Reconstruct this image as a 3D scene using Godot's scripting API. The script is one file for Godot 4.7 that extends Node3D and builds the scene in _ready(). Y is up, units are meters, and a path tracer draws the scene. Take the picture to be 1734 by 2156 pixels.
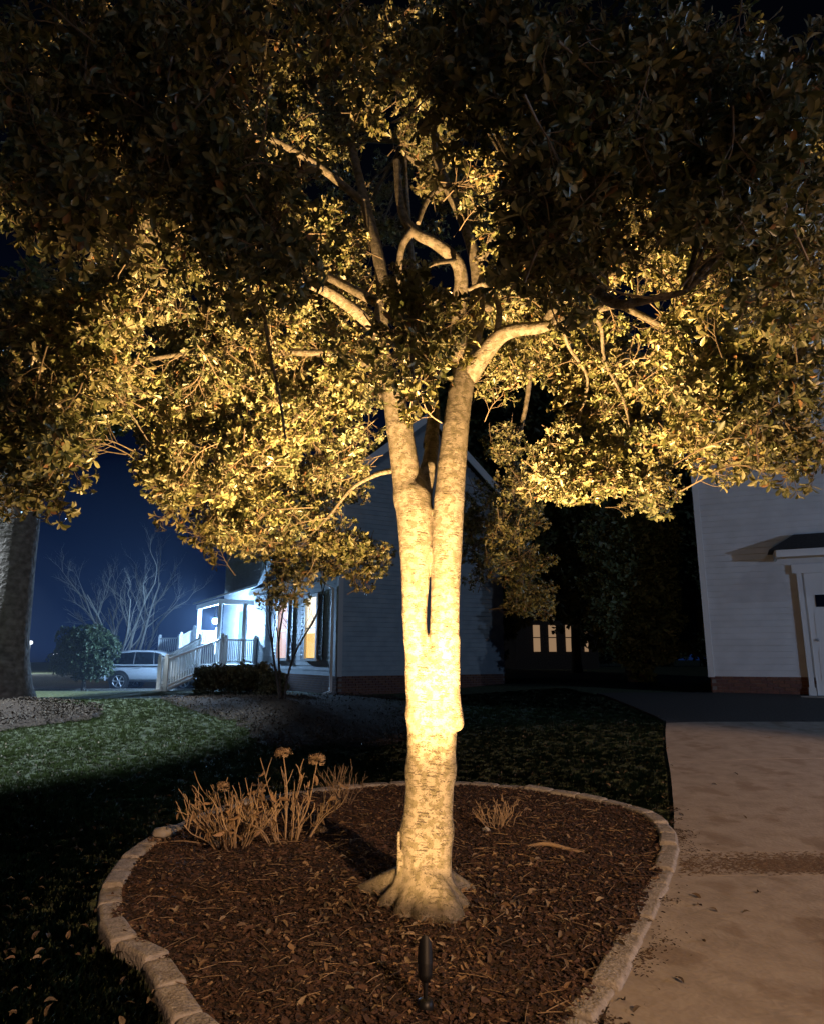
extends Node3D
# Night garden: a magnolia-like evergreen lit from below by a small ground spotlight, two houses behind it.

const EYE := Vector3(0, 1.35, 0)
const PITCH := deg_to_rad(12.0)
const FOCAL := 1443.0
var M := {}
var taken := {}
var rng := RandomNumberGenerator.new()
var wobble := FastNoiseLite.new()

# ---------------------------------------------------------------- placing
func at(px: float, py: float, dist: float) -> Vector3:          # sighting -> real point at a chosen distance
	var vx := (px - 867.0) / FOCAL
	var vy := -(py - 1078.0) / FOCAL
	var fwd := cos(PITCH) - vy * sin(PITCH)
	var k := dist / fwd
	return EYE + Vector3(vx * k, (vy * cos(PITCH) + sin(PITCH)) * k, -dist)

func ss(a: float, b: float, x: float) -> float:
	return smoothstep(a, b, x)

func gh(x: float, z: float) -> float:                            # height of the ground
	var d := -z
	var l := 0.35 * ss(8.0, 18.0, d) * (1.0 - ss(21.0, 29.0, d))
	var r := 0.62 * lerpf(ss(4.0, 15.0, d), clampf((d - 5.0) / 9.0, 0.0, 1.0), 0.5)
	return lerpf(l, r, ss(-1.0, 4.5, x))

func gp(px: float, py: float) -> Vector3:                        # where a sight line meets the ground
	var d := 2.0
	var p := at(px, py, d)
	while d < 90.0:
		p = at(px, py, d)
		if p.y <= gh(p.x, p.z):
			break
		d += 0.02
	return p

func onground(x: float, z: float, up := 0.0) -> Vector3:
	return Vector3(x, gh(x, z) + up, z)

# ---------------------------------------------------------------- naming
func numbered(called: String) -> String:
	var n: int = taken.get(called, 0)
	taken[called] = n + 1
	return called if n == 0 else "%s_%03d" % [called, n]

func tag(o: Node, label: String, category: String, group := "", kind := "") -> Node:
	if label: o.set_meta("label", label)
	if category: o.set_meta("category", category)
	if group: o.set_meta("group", group)
	if kind: o.set_meta("kind", kind)
	return o

func thing(called: String, label: String, category: String, where := Vector3.ZERO, turn := 0.0, group := "") -> Node3D:
	var o := Node3D.new()
	o.name = numbered(called)
	add_child(o, true)
	o.position = where
	o.rotation.y = turn
	tag(o, label, category, group)
	return o

func put(called: String, mesh: Mesh, mat: Material, parent: Node3D = null, t := Transform3D.IDENTITY) -> MeshInstance3D:
	var o := MeshInstance3D.new()
	o.mesh = mesh
	o.material_override = mat
	o.transform = t
	if parent == null:
		o.name = numbered(called)
		add_child(o, true)
	else:
		o.name = called
		parent.add_child(o, true)
	return o

func structure(called: String, mesh: Mesh, mat: Material) -> MeshInstance3D:
	var o := put(called, mesh, mat)
	o.set_meta("kind", "structure")
	return o

func scatter(called: String, mesh: Mesh, mat: Material, where: Array, tints: Array, parent: Node3D = null) -> MultiMeshInstance3D:
	var mm := MultiMesh.new()
	mm.transform_format = MultiMesh.TRANSFORM_3D
	mm.use_colors = tints.size() > 0
	mm.mesh = mesh
	mm.instance_count = where.size()
	for i in where.size():
		mm.set_instance_transform(i, where[i])
		if tints.size() > 0:
			mm.set_instance_color(i, tints[i])
	var o := MultiMeshInstance3D.new()
	o.multimesh = mm
	o.material_override = mat
	o.set_meta("kind", "stuff")
	if parent == null:
		o.name = numbered(called)
		add_child(o, true)
	else:
		o.name = called
		parent.add_child(o, true)
	return o

# ---------------------------------------------------------------- meshes
class Shape:
	var v := PackedVector3Array()
	var n := PackedVector3Array()
	var c := PackedColorArray()
	var uv := PackedVector2Array()
	var f := PackedInt32Array()
	var colored := false

	func vert(p: Vector3, normal := Vector3.UP, col := Color.WHITE, t := Vector2.ZERO) -> int:
		v.append(p); n.append(normal); c.append(col); uv.append(t)
		return v.size() - 1

	func tri(a: int, b: int, d: int) -> void:
		f.append(a); f.append(b); f.append(d)

	func quad(a: int, b: int, d: int, e: int) -> void:
		tri(a, b, d); tri(a, d, e)

	func flat(pts: Array, col := Color.WHITE) -> void:            # a flat polygon, corners clockwise seen from outside
		var normal: Vector3 = -(pts[1] - pts[0]).cross(pts[2] - pts[0]).normalized()
		var first := v.size()
		for p in pts:
			vert(p, normal, col, Vector2(p.x + p.z, p.y))
		for i in range(1, pts.size() - 1):
			tri(first, first + i, first + i + 1)

	func box(lo: Vector3, hi: Vector3, t := Transform3D.IDENTITY) -> void:
		var p := []
		for k in 8:
			p.append(t * Vector3(hi.x if k & 1 else lo.x, hi.y if k & 2 else lo.y, hi.z if k & 4 else lo.z))
		for q in [[0, 2, 3, 1], [4, 5, 7, 6], [0, 4, 6, 2], [1, 3, 7, 5], [2, 6, 7, 3], [0, 1, 5, 4]]:
			var pts := [p[q[0]], p[q[1]], p[q[2]], p[q[3]]]
			var normal: Vector3 = -(pts[1] - pts[0]).cross(pts[2] - pts[0])
			var mid: Vector3 = (pts[0] + pts[2]) * 0.5 - t * ((lo + hi) * 0.5)
			if normal.dot(mid) < 0.0: pts.reverse()
			flat(pts)

	func tube(pts: Array, radii: Array, sides := 8, capped := true, col := Color.WHITE) -> void:
		var side := Vector3.RIGHT
		var rows := []
		var along := 0.0
		for i in pts.size():
			var d: Vector3 = (pts[mini(i + 1, pts.size() - 1)] - pts[maxi(i - 1, 0)])
			if d.length() < 1e-6: d = Vector3.UP
			d = d.normalized()
			side = side - d * side.dot(d)
			if side.length() < 0.05:
				side = d.cross(Vector3(0.3, 0.2, 0.93))
			side = side.normalized()
			var other := d.cross(side)
			if i > 0: along += (pts[i] - pts[i - 1]).length()
			var row := []
			for k in sides + 1:
				var a := TAU * k / sides
				var o := side * cos(a) + other * sin(a)
				row.append(vert(pts[i] + o * radii[i], o, col, Vector2(float(k) / sides, along)))
			rows.append(row)
		for i in pts.size() - 1:
			for k in sides:
				quad(rows[i][k], rows[i + 1][k], rows[i + 1][k + 1], rows[i][k + 1])
		if capped:
			for e in [0, pts.size() - 1]:
				var d2: Vector3 = (pts[e] - pts[1 if e == 0 else e - 1]).normalized()
				var mid := vert(pts[e], d2, col)
				var ring := []
				for k in sides:
					ring.append(vert(v[rows[e][k]], d2, col))
				for k in sides:
					if e == 0: tri(mid, ring[k], ring[(k + 1) % sides])
					else: tri(mid, ring[(k + 1) % sides], ring[k])

	func lathe(profile: Array, sides := 20, t := Transform3D.IDENTITY) -> void:   # [radius, height] pairs
		var rows := []
		for i in profile.size():
			var a: Array = profile[maxi(i - 1, 0)]
			var b: Array = profile[mini(i + 1, profile.size() - 1)]
			var slope := Vector2(b[1] - a[1], a[0] - b[0]).normalized()
			var row := []
			for k in sides + 1:
				var g := TAU * k / sides
				row.append(vert(t * Vector3(cos(g) * profile[i][0], profile[i][1], sin(g) * profile[i][0]), (t.basis * Vector3(cos(g) * slope.x, slope.y, sin(g) * slope.x)).normalized()))
			rows.append(row)
		for i in profile.size() - 1:
			for k in sides:
				quad(rows[i][k], rows[i][k + 1], rows[i + 1][k + 1], rows[i + 1][k])

	func smooth() -> void:                                       # normals from the faces
		n.fill(Vector3.ZERO)
		for i in range(0, f.size(), 3):
			var g := -(v[f[i + 1]] - v[f[i]]).cross(v[f[i + 2]] - v[f[i]])
			for k in 3: n[f[i + k]] += g
		for i in n.size(): n[i] = n[i].normalized()

	func made() -> ArrayMesh:
		var a := []
		a.resize(Mesh.ARRAY_MAX)
		a[Mesh.ARRAY_VERTEX] = v
		a[Mesh.ARRAY_NORMAL] = n
		a[Mesh.ARRAY_TEX_UV] = uv
		if colored: a[Mesh.ARRAY_COLOR] = c
		a[Mesh.ARRAY_INDEX] = f
		var m := ArrayMesh.new()
		m.add_surface_from_arrays(Mesh.PRIMITIVE_TRIANGLES, a)
		return m

func boxmesh(size: Vector3) -> BoxMesh:
	var b := BoxMesh.new()
	b.size = size
	return b

func curve(pts: Array, n: int) -> Array:                          # Catmull-Rom through the points
	var out := []
	for i in pts.size() - 1:
		var a: Vector3 = pts[maxi(i - 1, 0)]
		var b: Vector3 = pts[i]
		var c: Vector3 = pts[i + 1]
		var d: Vector3 = pts[mini(i + 2, pts.size() - 1)]
		for k in n:
			out.append(b.cubic_interpolate(c, a, d, float(k) / n))
	out.append(pts[-1])
	return out

func taper(a: float, b: float, n: int) -> Array:
	var out := []
	for i in n: out.append(lerpf(a, b, float(i) / maxf(n - 1, 1)))
	return out

func frame(dir: Vector3, up := Vector3.UP) -> Basis:              # x along dir
	var x := dir.normalized()
	var z := x.cross(up).normalized()
	return Basis(x, z.cross(x), z)

# ---------------------------------------------------------------- materials
func lin(r: float, g: float, b: float) -> Color:
	return Color(r, g, b).linear_to_srgb()

func noise_tex(freq: float, ramp: Array, seed_: int, size := 512, kind := FastNoiseLite.TYPE_SIMPLEX_SMOOTH, octaves := 4) -> NoiseTexture2D:
	var f := FastNoiseLite.new()
	f.noise_type = kind
	f.frequency = freq
	f.seed = seed_
	f.fractal_octaves = octaves
	if octaves > 5: f.fractal_gain = 0.64
	var t := NoiseTexture2D.new()
	t.width = size
	t.height = size
	t.seamless = true
	t.noise = f
	if ramp:
		var g := Gradient.new()
		var offs := PackedFloat32Array()
		var cols := PackedColorArray()
		for r in ramp:
			offs.append(r[0]); cols.append(r[1])
		g.offsets = offs
		g.colors = cols
		t.color_ramp = g
	return t

func mat(called: String, color: Color, rough := 0.8) -> StandardMaterial3D:
	var m := StandardMaterial3D.new()
	m.resource_name = called
	m.albedo_color = color
	m.roughness = rough
	M[called] = m
	return m

func textured(called: String, tex: Texture2D, scale: float, rough := 0.85, bump: Texture2D = null, depth := 0.0, world := true) -> StandardMaterial3D:
	var m := mat(called, Color.WHITE, rough)
	m.albedo_texture = tex
	m.uv1_triplanar = true
	m.uv1_world_triplanar = world
	m.uv1_scale = Vector3.ONE * scale
	if bump:
		m.heightmap_enabled = true
		m.heightmap_texture = bump
		m.heightmap_scale = depth
	return m

func glow(called: String, color: Color, power: float) -> StandardMaterial3D:
	var m := mat(called, color, 0.6)
	m.emission_enabled = true
	m.emission = color
	m.emission_energy_multiplier = power
	return m

func bark_texture(seed_: int) -> Array:                           # pale smooth bark: lichen mottles, cross wrinkles, dark flecks
	var blot := FastNoiseLite.new()
	blot.seed = seed_; blot.frequency = 0.016; blot.fractal_octaves = 4
	var fine := FastNoiseLite.new()
	fine.seed = seed_ + 1; fine.frequency = 0.07; fine.fractal_octaves = 3
	var bend := FastNoiseLite.new()
	bend.seed = seed_ + 2; bend.frequency = 0.012
	var wr := FastNoiseLite.new()
	wr.seed = seed_ + 3; wr.frequency = 0.05; wr.fractal_octaves = 2
	var S := 896
	var ib := blot.get_seamless_image(S, S)
	var ifi := fine.get_seamless_image(S, S)
	var ibe := bend.get_seamless_image(S, S)
	var iw := wr.get_seamless_image(S, S)
	var im := Image.create(S, S, false, Image.FORMAT_RGB8)
	var hm := Image.create(S, S, false, Image.FORMAT_RGB8)
	var pale := Color(0.205, 0.18, 0.14)
	var grey := Color(0.135, 0.115, 0.085)
	var moss := Color(0.105, 0.095, 0.05)
	var dark := Color(0.045, 0.036, 0.026)
	for y in S:
		for x in S:
			var b := ib.get_pixel(x, y).r
			var g := ifi.get_pixel(x, y).r
			var e := ibe.get_pixel(x, y).r
			# cross wrinkles: the wrinkle noise is read far stretched sideways
			var w := iw.get_pixel((x / 6 + int(e * 60.0)) % S, (y * 2 + int(e * 90.0)) % S).r
			var c := pale.lerp(grey, ss(0.46, 0.56, b * 0.6 + g * 0.4))
			c = c.lerp(moss, 0.6 * ss(0.57, 0.64, b))
			var crack := ss(0.68, 0.74, w) * ss(0.40, 0.55, e)
			c = c.lerp(dark, 0.9 * crack)
			var fleck := ss(0.70, 0.76, g) * ss(0.35, 0.55, b)
			c = c.lerp(dark, 0.6 * fleck)
			c = c * (0.86 + 0.28 * g)
			c.a = 1.0
			im.set_pixel(x, y, c.linear_to_srgb())
			var h := 0.55 + 0.25 * (g - 0.5) + 0.3 * (b - 0.5) - 0.5 * crack - 0.25 * fleck
			hm.set_pixel(x, y, Color(h, h, h))
	return [ImageTexture.create_from_image(im), ImageTexture.create_from_image(hm)]

func make_materials() -> void:
	var bt := bark_texture(7)
	var bk := textured("bark", bt[0], 1.3, 0.85, bt[1], 0.8, true)
	bk.uv1_triplanar_sharpness = 4.0
	textured("pale_bark", noise_tex(0.03, [[0.0, lin(0.30, 0.27, 0.22)], [0.5, lin(0.4, 0.36, 0.3)], [1.0, lin(0.5, 0.46, 0.4)]], 21), 0.8, 0.8)
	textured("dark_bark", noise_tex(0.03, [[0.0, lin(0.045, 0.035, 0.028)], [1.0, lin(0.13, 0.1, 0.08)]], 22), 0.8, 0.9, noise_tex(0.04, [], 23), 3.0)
	textured("big_bark", noise_tex(0.02, [[0.2, lin(0.10, 0.085, 0.075)], [0.8, lin(0.27, 0.24, 0.22)]], 24), 0.5, 0.9, noise_tex(0.03, [], 25), 2.0)
	mat("twig", lin(0.20, 0.155, 0.10), 0.7)
	mat("dry_stem", lin(0.27, 0.19, 0.12), 0.75)
	var lf := mat("leaf", Color.WHITE, 0.34)
	lf.vertex_color_use_as_albedo = true
	lf.backlight_enabled = true
	lf.backlight = Color(0.30, 0.32, 0.12)
	var lf2 := mat("far_leaf", Color.WHITE, 0.5)
	lf2.vertex_color_use_as_albedo = true
	var lf3 := mat("dry_leaf", Color.WHITE, 0.8)
	lf3.vertex_color_use_as_albedo = true
	lf3.backlight_enabled = true
	lf3.backlight = Color(0.2, 0.15, 0.1)
	var lawn_tex := noise_tex(0.02, [[0.25, lin(0.035, 0.038, 0.02)], [0.45, lin(0.05, 0.068, 0.028)], [0.7, lin(0.07, 0.098, 0.038)], [0.9, lin(0.11, 0.12, 0.055)]], 31, 1024, FastNoiseLite.TYPE_SIMPLEX_SMOOTH, 6)
	textured("lawn", lawn_tex, 0.32, 0.95, noise_tex(0.05, [], 32, 512), 4.0)
	textured("mulch_bed", noise_tex(0.05, [[0.2, lin(0.016, 0.009, 0.007)], [0.6, lin(0.04, 0.021, 0.014)], [0.9, lin(0.07, 0.038, 0.025)]], 33, 512), 0.9, 0.95, noise_tex(0.06, [], 34), 5.0)
	textured("leaf_litter", noise_tex(0.05, [[0.2, lin(0.018, 0.009, 0.005)], [0.6, lin(0.042, 0.023, 0.012)], [0.9, lin(0.07, 0.04, 0.022)]], 35, 512), 0.5, 0.95, noise_tex(0.06, [], 36), 6.0)
	var conc := noise_tex(0.012, [[0.2, lin(0.27, 0.235, 0.195)], [0.45, lin(0.315, 0.275, 0.232)], [0.6, lin(0.335, 0.295, 0.25)], [0.85, lin(0.37, 0.328, 0.28)]], 41, 1024, FastNoiseLite.TYPE_SIMPLEX_SMOOTH, 6)
	var cm := textured("concrete", conc, 0.3, 0.9, noise_tex(0.2, [], 42, 512), 0.25)
	cm.detail_enabled = true
	cm.detail_albedo = noise_tex(0.02, [[0.0, lin(0.16, 0.11, 0.07)], [1.0, lin(0.16, 0.11, 0.07)]], 43, 64)
	cm.detail_mask = noise_tex(0.012, [[0.62, Color(0.0, 0.0, 0.0)], [0.78, Color(0.5, 0.5, 0.5)]], 44, 512)
	textured("asphalt", noise_tex(0.06, [[0.2, lin(0.035, 0.033, 0.032)], [0.8, lin(0.075, 0.068, 0.065)]], 47, 512), 0.7, 0.9, noise_tex(0.2, [], 48), 0.5)
	textured("edging", noise_tex(0.02, [[0.2, lin(0.21, 0.19, 0.165)], [0.5, lin(0.31, 0.285, 0.255)], [0.8, lin(0.39, 0.365, 0.33)]], 51, 512, FastNoiseLite.TYPE_SIMPLEX_SMOOTH, 6), 1.2, 0.9, noise_tex(0.08, [], 52), 0.8)
	textured("siding_white", noise_tex(0.01, [[0.3, lin(0.60, 0.60, 0.59)], [0.7, lin(0.70, 0.70, 0.69)]], 61, 512), 0.4, 0.55)
	textured("siding_blue", noise_tex(0.01, [[0.3, lin(0.27, 0.31, 0.33)], [0.7, lin(0.34, 0.38, 0.40)]], 62, 512), 0.4, 0.6)
	mat("white_paint", lin(0.72, 0.72, 0.70), 0.5)
	mat("grey_trim", lin(0.45, 0.45, 0.44), 0.6)
	mat("shutter_paint", lin(0.03, 0.045, 0.04), 0.5)
	for k in 3:
		textured("brick_%d" % k, noise_tex(0.05, [[0.2, lin(0.10 + 0.02 * k, 0.045 + 0.008 * k, 0.036)], [0.8, lin(0.20 + 0.02 * k, 0.09 + 0.01 * k, 0.07)]], 70 + k, 256), 2.0, 0.9)
	mat("mortar", lin(0.22, 0.19, 0.17), 0.95)
	textured("shingle", noise_tex(0.05, [[0.2, lin(0.02, 0.02, 0.021)], [0.8, lin(0.05, 0.048, 0.047)]], 75, 256), 1.5, 0.95)
	var fix := mat("black_metal", lin(0.012, 0.012, 0.012), 0.45)
	fix.metallic = 0.3
	mat("pole_metal", lin(0.09, 0.09, 0.09), 0.5).metallic = 0.6
	mat("car_paint", lin(0.52, 0.53, 0.55), 0.3).clearcoat_enabled = true
	mat("rubber", lin(0.02, 0.02, 0.02), 0.85)
	mat("alloy", lin(0.55, 0.55, 0.56), 0.35).metallic = 0.7
	mat("dark_glass", lin(0.008, 0.009, 0.011), 0.08)
	mat("red_lens", lin(0.25, 0.015, 0.012), 0.2)
	var pane := mat("pane", Color(0.9, 0.95, 1.0, 0.08), 0.03)
	pane.transparency = BaseMaterial3D.TRANSPARENCY_ALPHA
	mat("deck_board", lin(0.30, 0.29, 0.28), 0.8)
	mat("pale_stone", lin(0.30, 0.275, 0.24), 0.9)
	mat("grass_blade", Color.WHITE, 0.7).vertex_color_use_as_albedo = true
	mat("chip", Color.WHITE, 0.85).vertex_color_use_as_albedo = true
# ---------------------------------------------------------------- foliage pieces
func add_leaf(s: Shape, p: Vector3, dir: Vector3, face: Vector3, size: float, col: Color, fold := 0.18, curl := 0.12) -> void:
	var d := dir.normalized()
	var side := d.cross(face)
	side = side.normalized() if side.length() > 0.01 else d.cross(Vector3(0.5, 0.3, 0.8)).normalized()
	var up := side.cross(d)
	var w := size * 0.215
	var rows := [[0.0, 0.06, 0.0], [0.42, 0.72, 0.03], [0.72, 1.0, 0.0], [0.91, 0.62, -0.06], [1.0, 0.05, -0.10]]
	var idx := []
	for r in rows:
		var mid: Vector3 = p + d * (size * r[0]) + up * (size * curl * (r[2] * 8.0 - r[0] * r[0]))
		var hw: float = w * r[1]
		var lift := up * (hw * fold * 2.0)
		var a := s.vert(mid - side * hw + lift, (up + side * fold * 2.0).normalized(), col)
		var b := s.vert(mid, up, col * 1.06)
		var c := s.vert(mid + side * hw + lift, (up - side * fold * 2.0).normalized(), col)
		idx.append([a, b, c])
	for i in rows.size() - 1:
		s.quad(idx[i][0], idx[i + 1][0], idx[i + 1][1], idx[i][1])
		s.quad(idx[i][1], idx[i + 1][1], idx[i + 1][2], idx[i][2])

func leaf_color(r: RandomNumberGenerator, dark := false) -> Color:
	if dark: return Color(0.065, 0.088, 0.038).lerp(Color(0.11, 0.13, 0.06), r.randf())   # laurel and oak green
	var k := r.randf()
	var c := Color(0.195, 0.20, 0.095).lerp(Color(0.30, 0.285, 0.155), r.randf())
	if k < 0.28: c = Color(0.075, 0.088, 0.034)
	elif k > 0.985: c = Color(0.28, 0.16, 0.08)
	return c

func rnd_dir(r: RandomNumberGenerator) -> Vector3:
	var v := Vector3(r.randf_range(-1, 1), r.randf_range(-1, 1), r.randf_range(-1, 1))
	return v.normalized() if v.length() > 0.05 else Vector3.UP

# A leafy spray 1 unit = 1 m, growing along +x from the origin: twig with side twigs that end in whorls of leaves.
# Returns [leaves, twigs, every leaf as [place, direction, facing, size, colour]]
func spray(seed_: int, length: float, sides: int, leaf: float, dark := false) -> Array:
	var r := RandomNumberGenerator.new()
	r.seed = seed_
	var lv := Shape.new(); lv.colored = true
	var tw := Shape.new()
	var list := []
	var main := curve([Vector3.ZERO, Vector3(length * 0.35, 0.02, 0.01), Vector3(length * 0.7, -0.01, -0.02), Vector3(length, -0.03, 0.0)], 3)
	tw.tube(main, taper(0.0038, 0.0016, main.size()), 4, false)
	var ends := [[main[-1], (main[-1] - main[-3]).normalized()]]
	for i in sides:
		var t := 0.22 + 0.72 * i / float(sides)
		var k := clampi(int(t * (main.size() - 1)), 0, main.size() - 2)
		var base: Vector3 = main[k].lerp(main[k + 1], t * (main.size() - 1) - k)
		var ang := i * 2.4 + r.randf_range(-0.5, 0.5)
		var out := Vector3(0.75, cos(ang) * 0.85, sin(ang)).normalized()
		var l := length * r.randf_range(0.20, 0.42) * (1.15 - 0.5 * t)
		var tip := base + out * l + Vector3(0, 0.015, 0)
		tw.tube([base, base.lerp(tip, 0.5) + rnd_dir(r) * 0.008, tip], [0.0022, 0.0017, 0.0012], 3, false)
		ends.append([tip, out])
		if l > length * 0.26:
			var mid: Vector3 = base.lerp(tip, 0.55)
			var o2 := (out + rnd_dir(r) * 0.8).normalized()
			var tip2 := mid + o2 * l * 0.55
			tw.tube([mid, tip2], [0.0016, 0.001], 3, false)
			ends.append([tip2, o2])
	for e in ends:
		var p: Vector3 = e[0]
		var d: Vector3 = e[1]
		var n := r.randi_range(5, 8)
		var a0 := r.randf() * TAU
		var s1 := d.cross(Vector3(0.21, 0.9, 0.37)).normalized()
		var s2 := d.cross(s1)
		for i in n:
			var a := a0 + i * 2.399
			var ring := s1 * cos(a) + s2 * sin(a)
			var open := r.randf_range(0.45, 1.25)
			var dir := (d * cos(open) + ring * sin(open) + rnd_dir(r) * 0.16).normalized()
			var face := (d * sin(open) - ring * cos(open) + rnd_dir(r) * 0.3)
			var sz := leaf * r.randf_range(0.5, 1.3)
			var q := p - d * (0.022 * i / float(n))
			var col := leaf_color(r, dark)
			add_leaf(lv, q, dir, face, sz, col, r.randf_range(0.05, 0.34), r.randf_range(-0.12, 0.3))
			list.append([q, dir, face, sz, col])
	return [lv.made(), tw.made(), list]

func place_spray(tip: Vector3, dir: Vector3, length: float, scale: float, r: RandomNumberGenerator) -> Transform3D:
	var b := frame(dir, rnd_dir(r))
	b = b.rotated(b.x.normalized(), r.randf() * TAU)
	var flip := -1.0 if r.randf() < 0.5 else 1.0
	var sc := Basis(b.x * scale, b.y * scale * flip * (flip), b.z * scale)
	return Transform3D(sc, tip - b.x * length * scale)

func leaf_tint(r: RandomNumberGenerator) -> Color:
	var k := r.randf_range(0.78, 1.2)
	return Color(k * r.randf_range(0.92, 1.08), k, k * r.randf_range(0.8, 1.15))

# ---------------------------------------------------------------- trunk as a smooth field
func bone_field(p: Vector3, bones: Array, active: Array) -> float:
	var d := 10.0
	for i in active:
		var b: Array = bones[i]
		var pa: Vector3 = p - b[0]
		var ab: Vector3 = b[4]
		var h := clampf(pa.dot(ab) * b[5], 0.0, 1.0)
		var e: float = (pa - ab * h).length() - lerpf(b[2], b[3], h)
		var k: float = b[6]
		var m := clampf(0.5 + 0.5 * (d - e) / k, 0.0, 1.0)
		d = lerpf(d, e, m) - k * m * (1.0 - m)
	return d

func field_mesh(bones: Array, cell: float, rough: float) -> ArrayMesh:   # bones: [a, b, ra, rb, k] -> surface nets
	var bs := []
	var lo := Vector3(1e9, 1e9, 1e9)
	var hi := -lo
	for b in bones:
		var ab: Vector3 = b[1] - b[0]
		bs.append([b[0], b[1], b[2], b[3], ab, 1.0 / maxf(ab.length_squared(), 1e-9), b[4]])
		for e in 2:
			var rr: Vector3 = Vector3.ONE * (b[2 + e] + cell * 3.0)
			lo = lo.min(b[e] - rr)
			hi = hi.max(b[e] + rr)
	var nx := int((hi.x - lo.x) / cell) + 2
	var ny := int((hi.y - lo.y) / cell) + 2
	var nz := int((hi.z - lo.z) / cell) + 2
	var field := PackedFloat32Array()
	field.resize(nx * ny * nz)
	field.fill(1.0)
	for j in ny:
		var y := lo.y + j * cell
		var act := []
		var x0 := 1e9
		var x1 := -1e9
		var z0 := 1e9
		var z1 := -1e9
		for i in bs.size():
			var b: Array = bs[i]
			var rr: float = maxf(b[2], b[3]) + 0.05
			if y < minf(b[0].y, b[1].y) - rr or y > maxf(b[0].y, b[1].y) + rr: continue
			act.append(i)
			# the slice of this bone near y
			var ta := 0.0
			var tb := 1.0
			if absf(b[4].y) > 0.02:
				ta = clampf((y - rr - b[0].y) / b[4].y, 0.0, 1.0)
				tb = clampf((y + rr - b[0].y) / b[4].y, 0.0, 1.0)
			for t in [ta, tb]:
				var q: Vector3 = b[0] + b[4] * t
				x0 = minf(x0, q.x - rr); x1 = maxf(x1, q.x + rr)
				z0 = minf(z0, q.z - rr); z1 = maxf(z1, q.z + rr)
		if act.is_empty(): continue
		var i0 := maxi(0, int((x0 - lo.x) / cell))
		var i1 := mini(nx - 1, int((x1 - lo.x) / cell) + 1)
		var k0 := maxi(0, int((z0 - lo.z) / cell))
		var k1 := mini(nz - 1, int((z1 - lo.z) / cell) + 1)
		for k in range(k0, k1 + 1):
			for i in range(i0, i1 + 1):
				field[(k * ny + j) * nx + i] = bone_field(Vector3(lo.x + i * cell, y, lo.z + k * cell), bs, act)
	var s := Shape.new()
	var cellv := {}
	var dx := 1
	var dy := nx
	var dz := nx * ny
	var offs := [0, dx, dy, dx + dy, dz, dx + dz, dy + dz, dx + dy + dz]
	var edges := [[0, 1], [2, 3], [4, 5], [6, 7], [0, 2], [1, 3], [4, 6], [5, 7], [0, 4], [1, 5], [2, 6], [3, 7]]
	for k in nz - 1:
		for j in ny - 1:
			for i in nx - 1:
				var at0 := (k * ny + j) * nx + i
				var any_in := false
				var any_out := false
				for o in offs:
					if field[at0 + o] < 0.0: any_in = true
					else: any_out = true
				if not (any_in and any_out): continue
				var sum := Vector3.ZERO
				var cnt := 0
				for e in edges:
					var fa := field[at0 + offs[e[0]]]
					var fb := field[at0 + offs[e[1]]]
					if (fa < 0.0) != (fb < 0.0):
						var t := fa / (fa - fb)
						var pa := Vector3(e[0] & 1, (e[0] >> 1) & 1, (e[0] >> 2) & 1)
						var pb := Vector3(e[1] & 1, (e[1] >> 1) & 1, (e[1] >> 2) & 1)
						sum += pa.lerp(pb, t)
						cnt += 1
				cellv[at0] = s.vert(lo + (Vector3(i, j, k) + sum / cnt) * cell)
	for at0 in cellv:
		var i: int = at0 % nx
		var j: int = (at0 / nx) % ny
		var k: int = at0 / dz
		if i == 0 or j == 0 or k == 0: continue
		var f0 := field[at0] < 0.0
		for e in 3:
			var step: int = [dx, dy, dz][e]
			var f1 := field[at0 + step] < 0.0
			if f0 == f1: continue
			var u: int = [dy, dz, dx][e]
			var w: int = [dz, dx, dy][e]
			if not (cellv.has(at0 - u) and cellv.has(at0 - w) and cellv.has(at0 - u - w)): continue
			var q := [cellv[at0], cellv[at0 - u], cellv[at0 - u - w], cellv[at0 - w]]
			if f0: s.quad(q[0], q[1], q[2], q[3])
			else: s.quad(q[3], q[2], q[1], q[0])
	s.smooth()
	# outward check: flip when the normals look inward
	var test := 0.0
	for i in range(0, s.v.size(), 37):
		var p := s.v[i] + s.n[i] * cell
		var all := range(bs.size())
		test += bone_field(p, bs, all)
	if test < 0.0:
		for i in range(0, s.f.size(), 3):
			var t2 := s.f[i]
			s.f[i] = s.f[i + 1]
			s.f[i + 1] = t2
		s.smooth()
	for i in s.v.size():
		var p := s.v[i]
		var bump := wobble.get_noise_3d(p.x * 9.0, p.y * 5.0, p.z * 9.0) + 0.5 * wobble.get_noise_3d(p.x * 24.0, p.y * 40.0, p.z * 24.0)
		s.v[i] = p + s.n[i] * bump * rough
	s.smooth()
	return s.made()
# ---------------------------------------------------------------- the lit tree
func limb(parent: Node3D, called: String, way: Array, r0: float, r1: float, m: Material, sides := 9, steps := 5) -> Array:
	var pts := curve(way, steps)
	var s := Shape.new()
	var rad := taper(r0, r1, pts.size())
	for i in rad.size():
		rad[i] *= 1.0 + 0.10 * wobble.get_noise_3d(pts[i].x * 60.0, pts[i].y * 60.0, pts[i].z * 60.0)
	s.tube(pts, rad, sides)
	put(called, s.made(), m, parent)
	return pts

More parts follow.
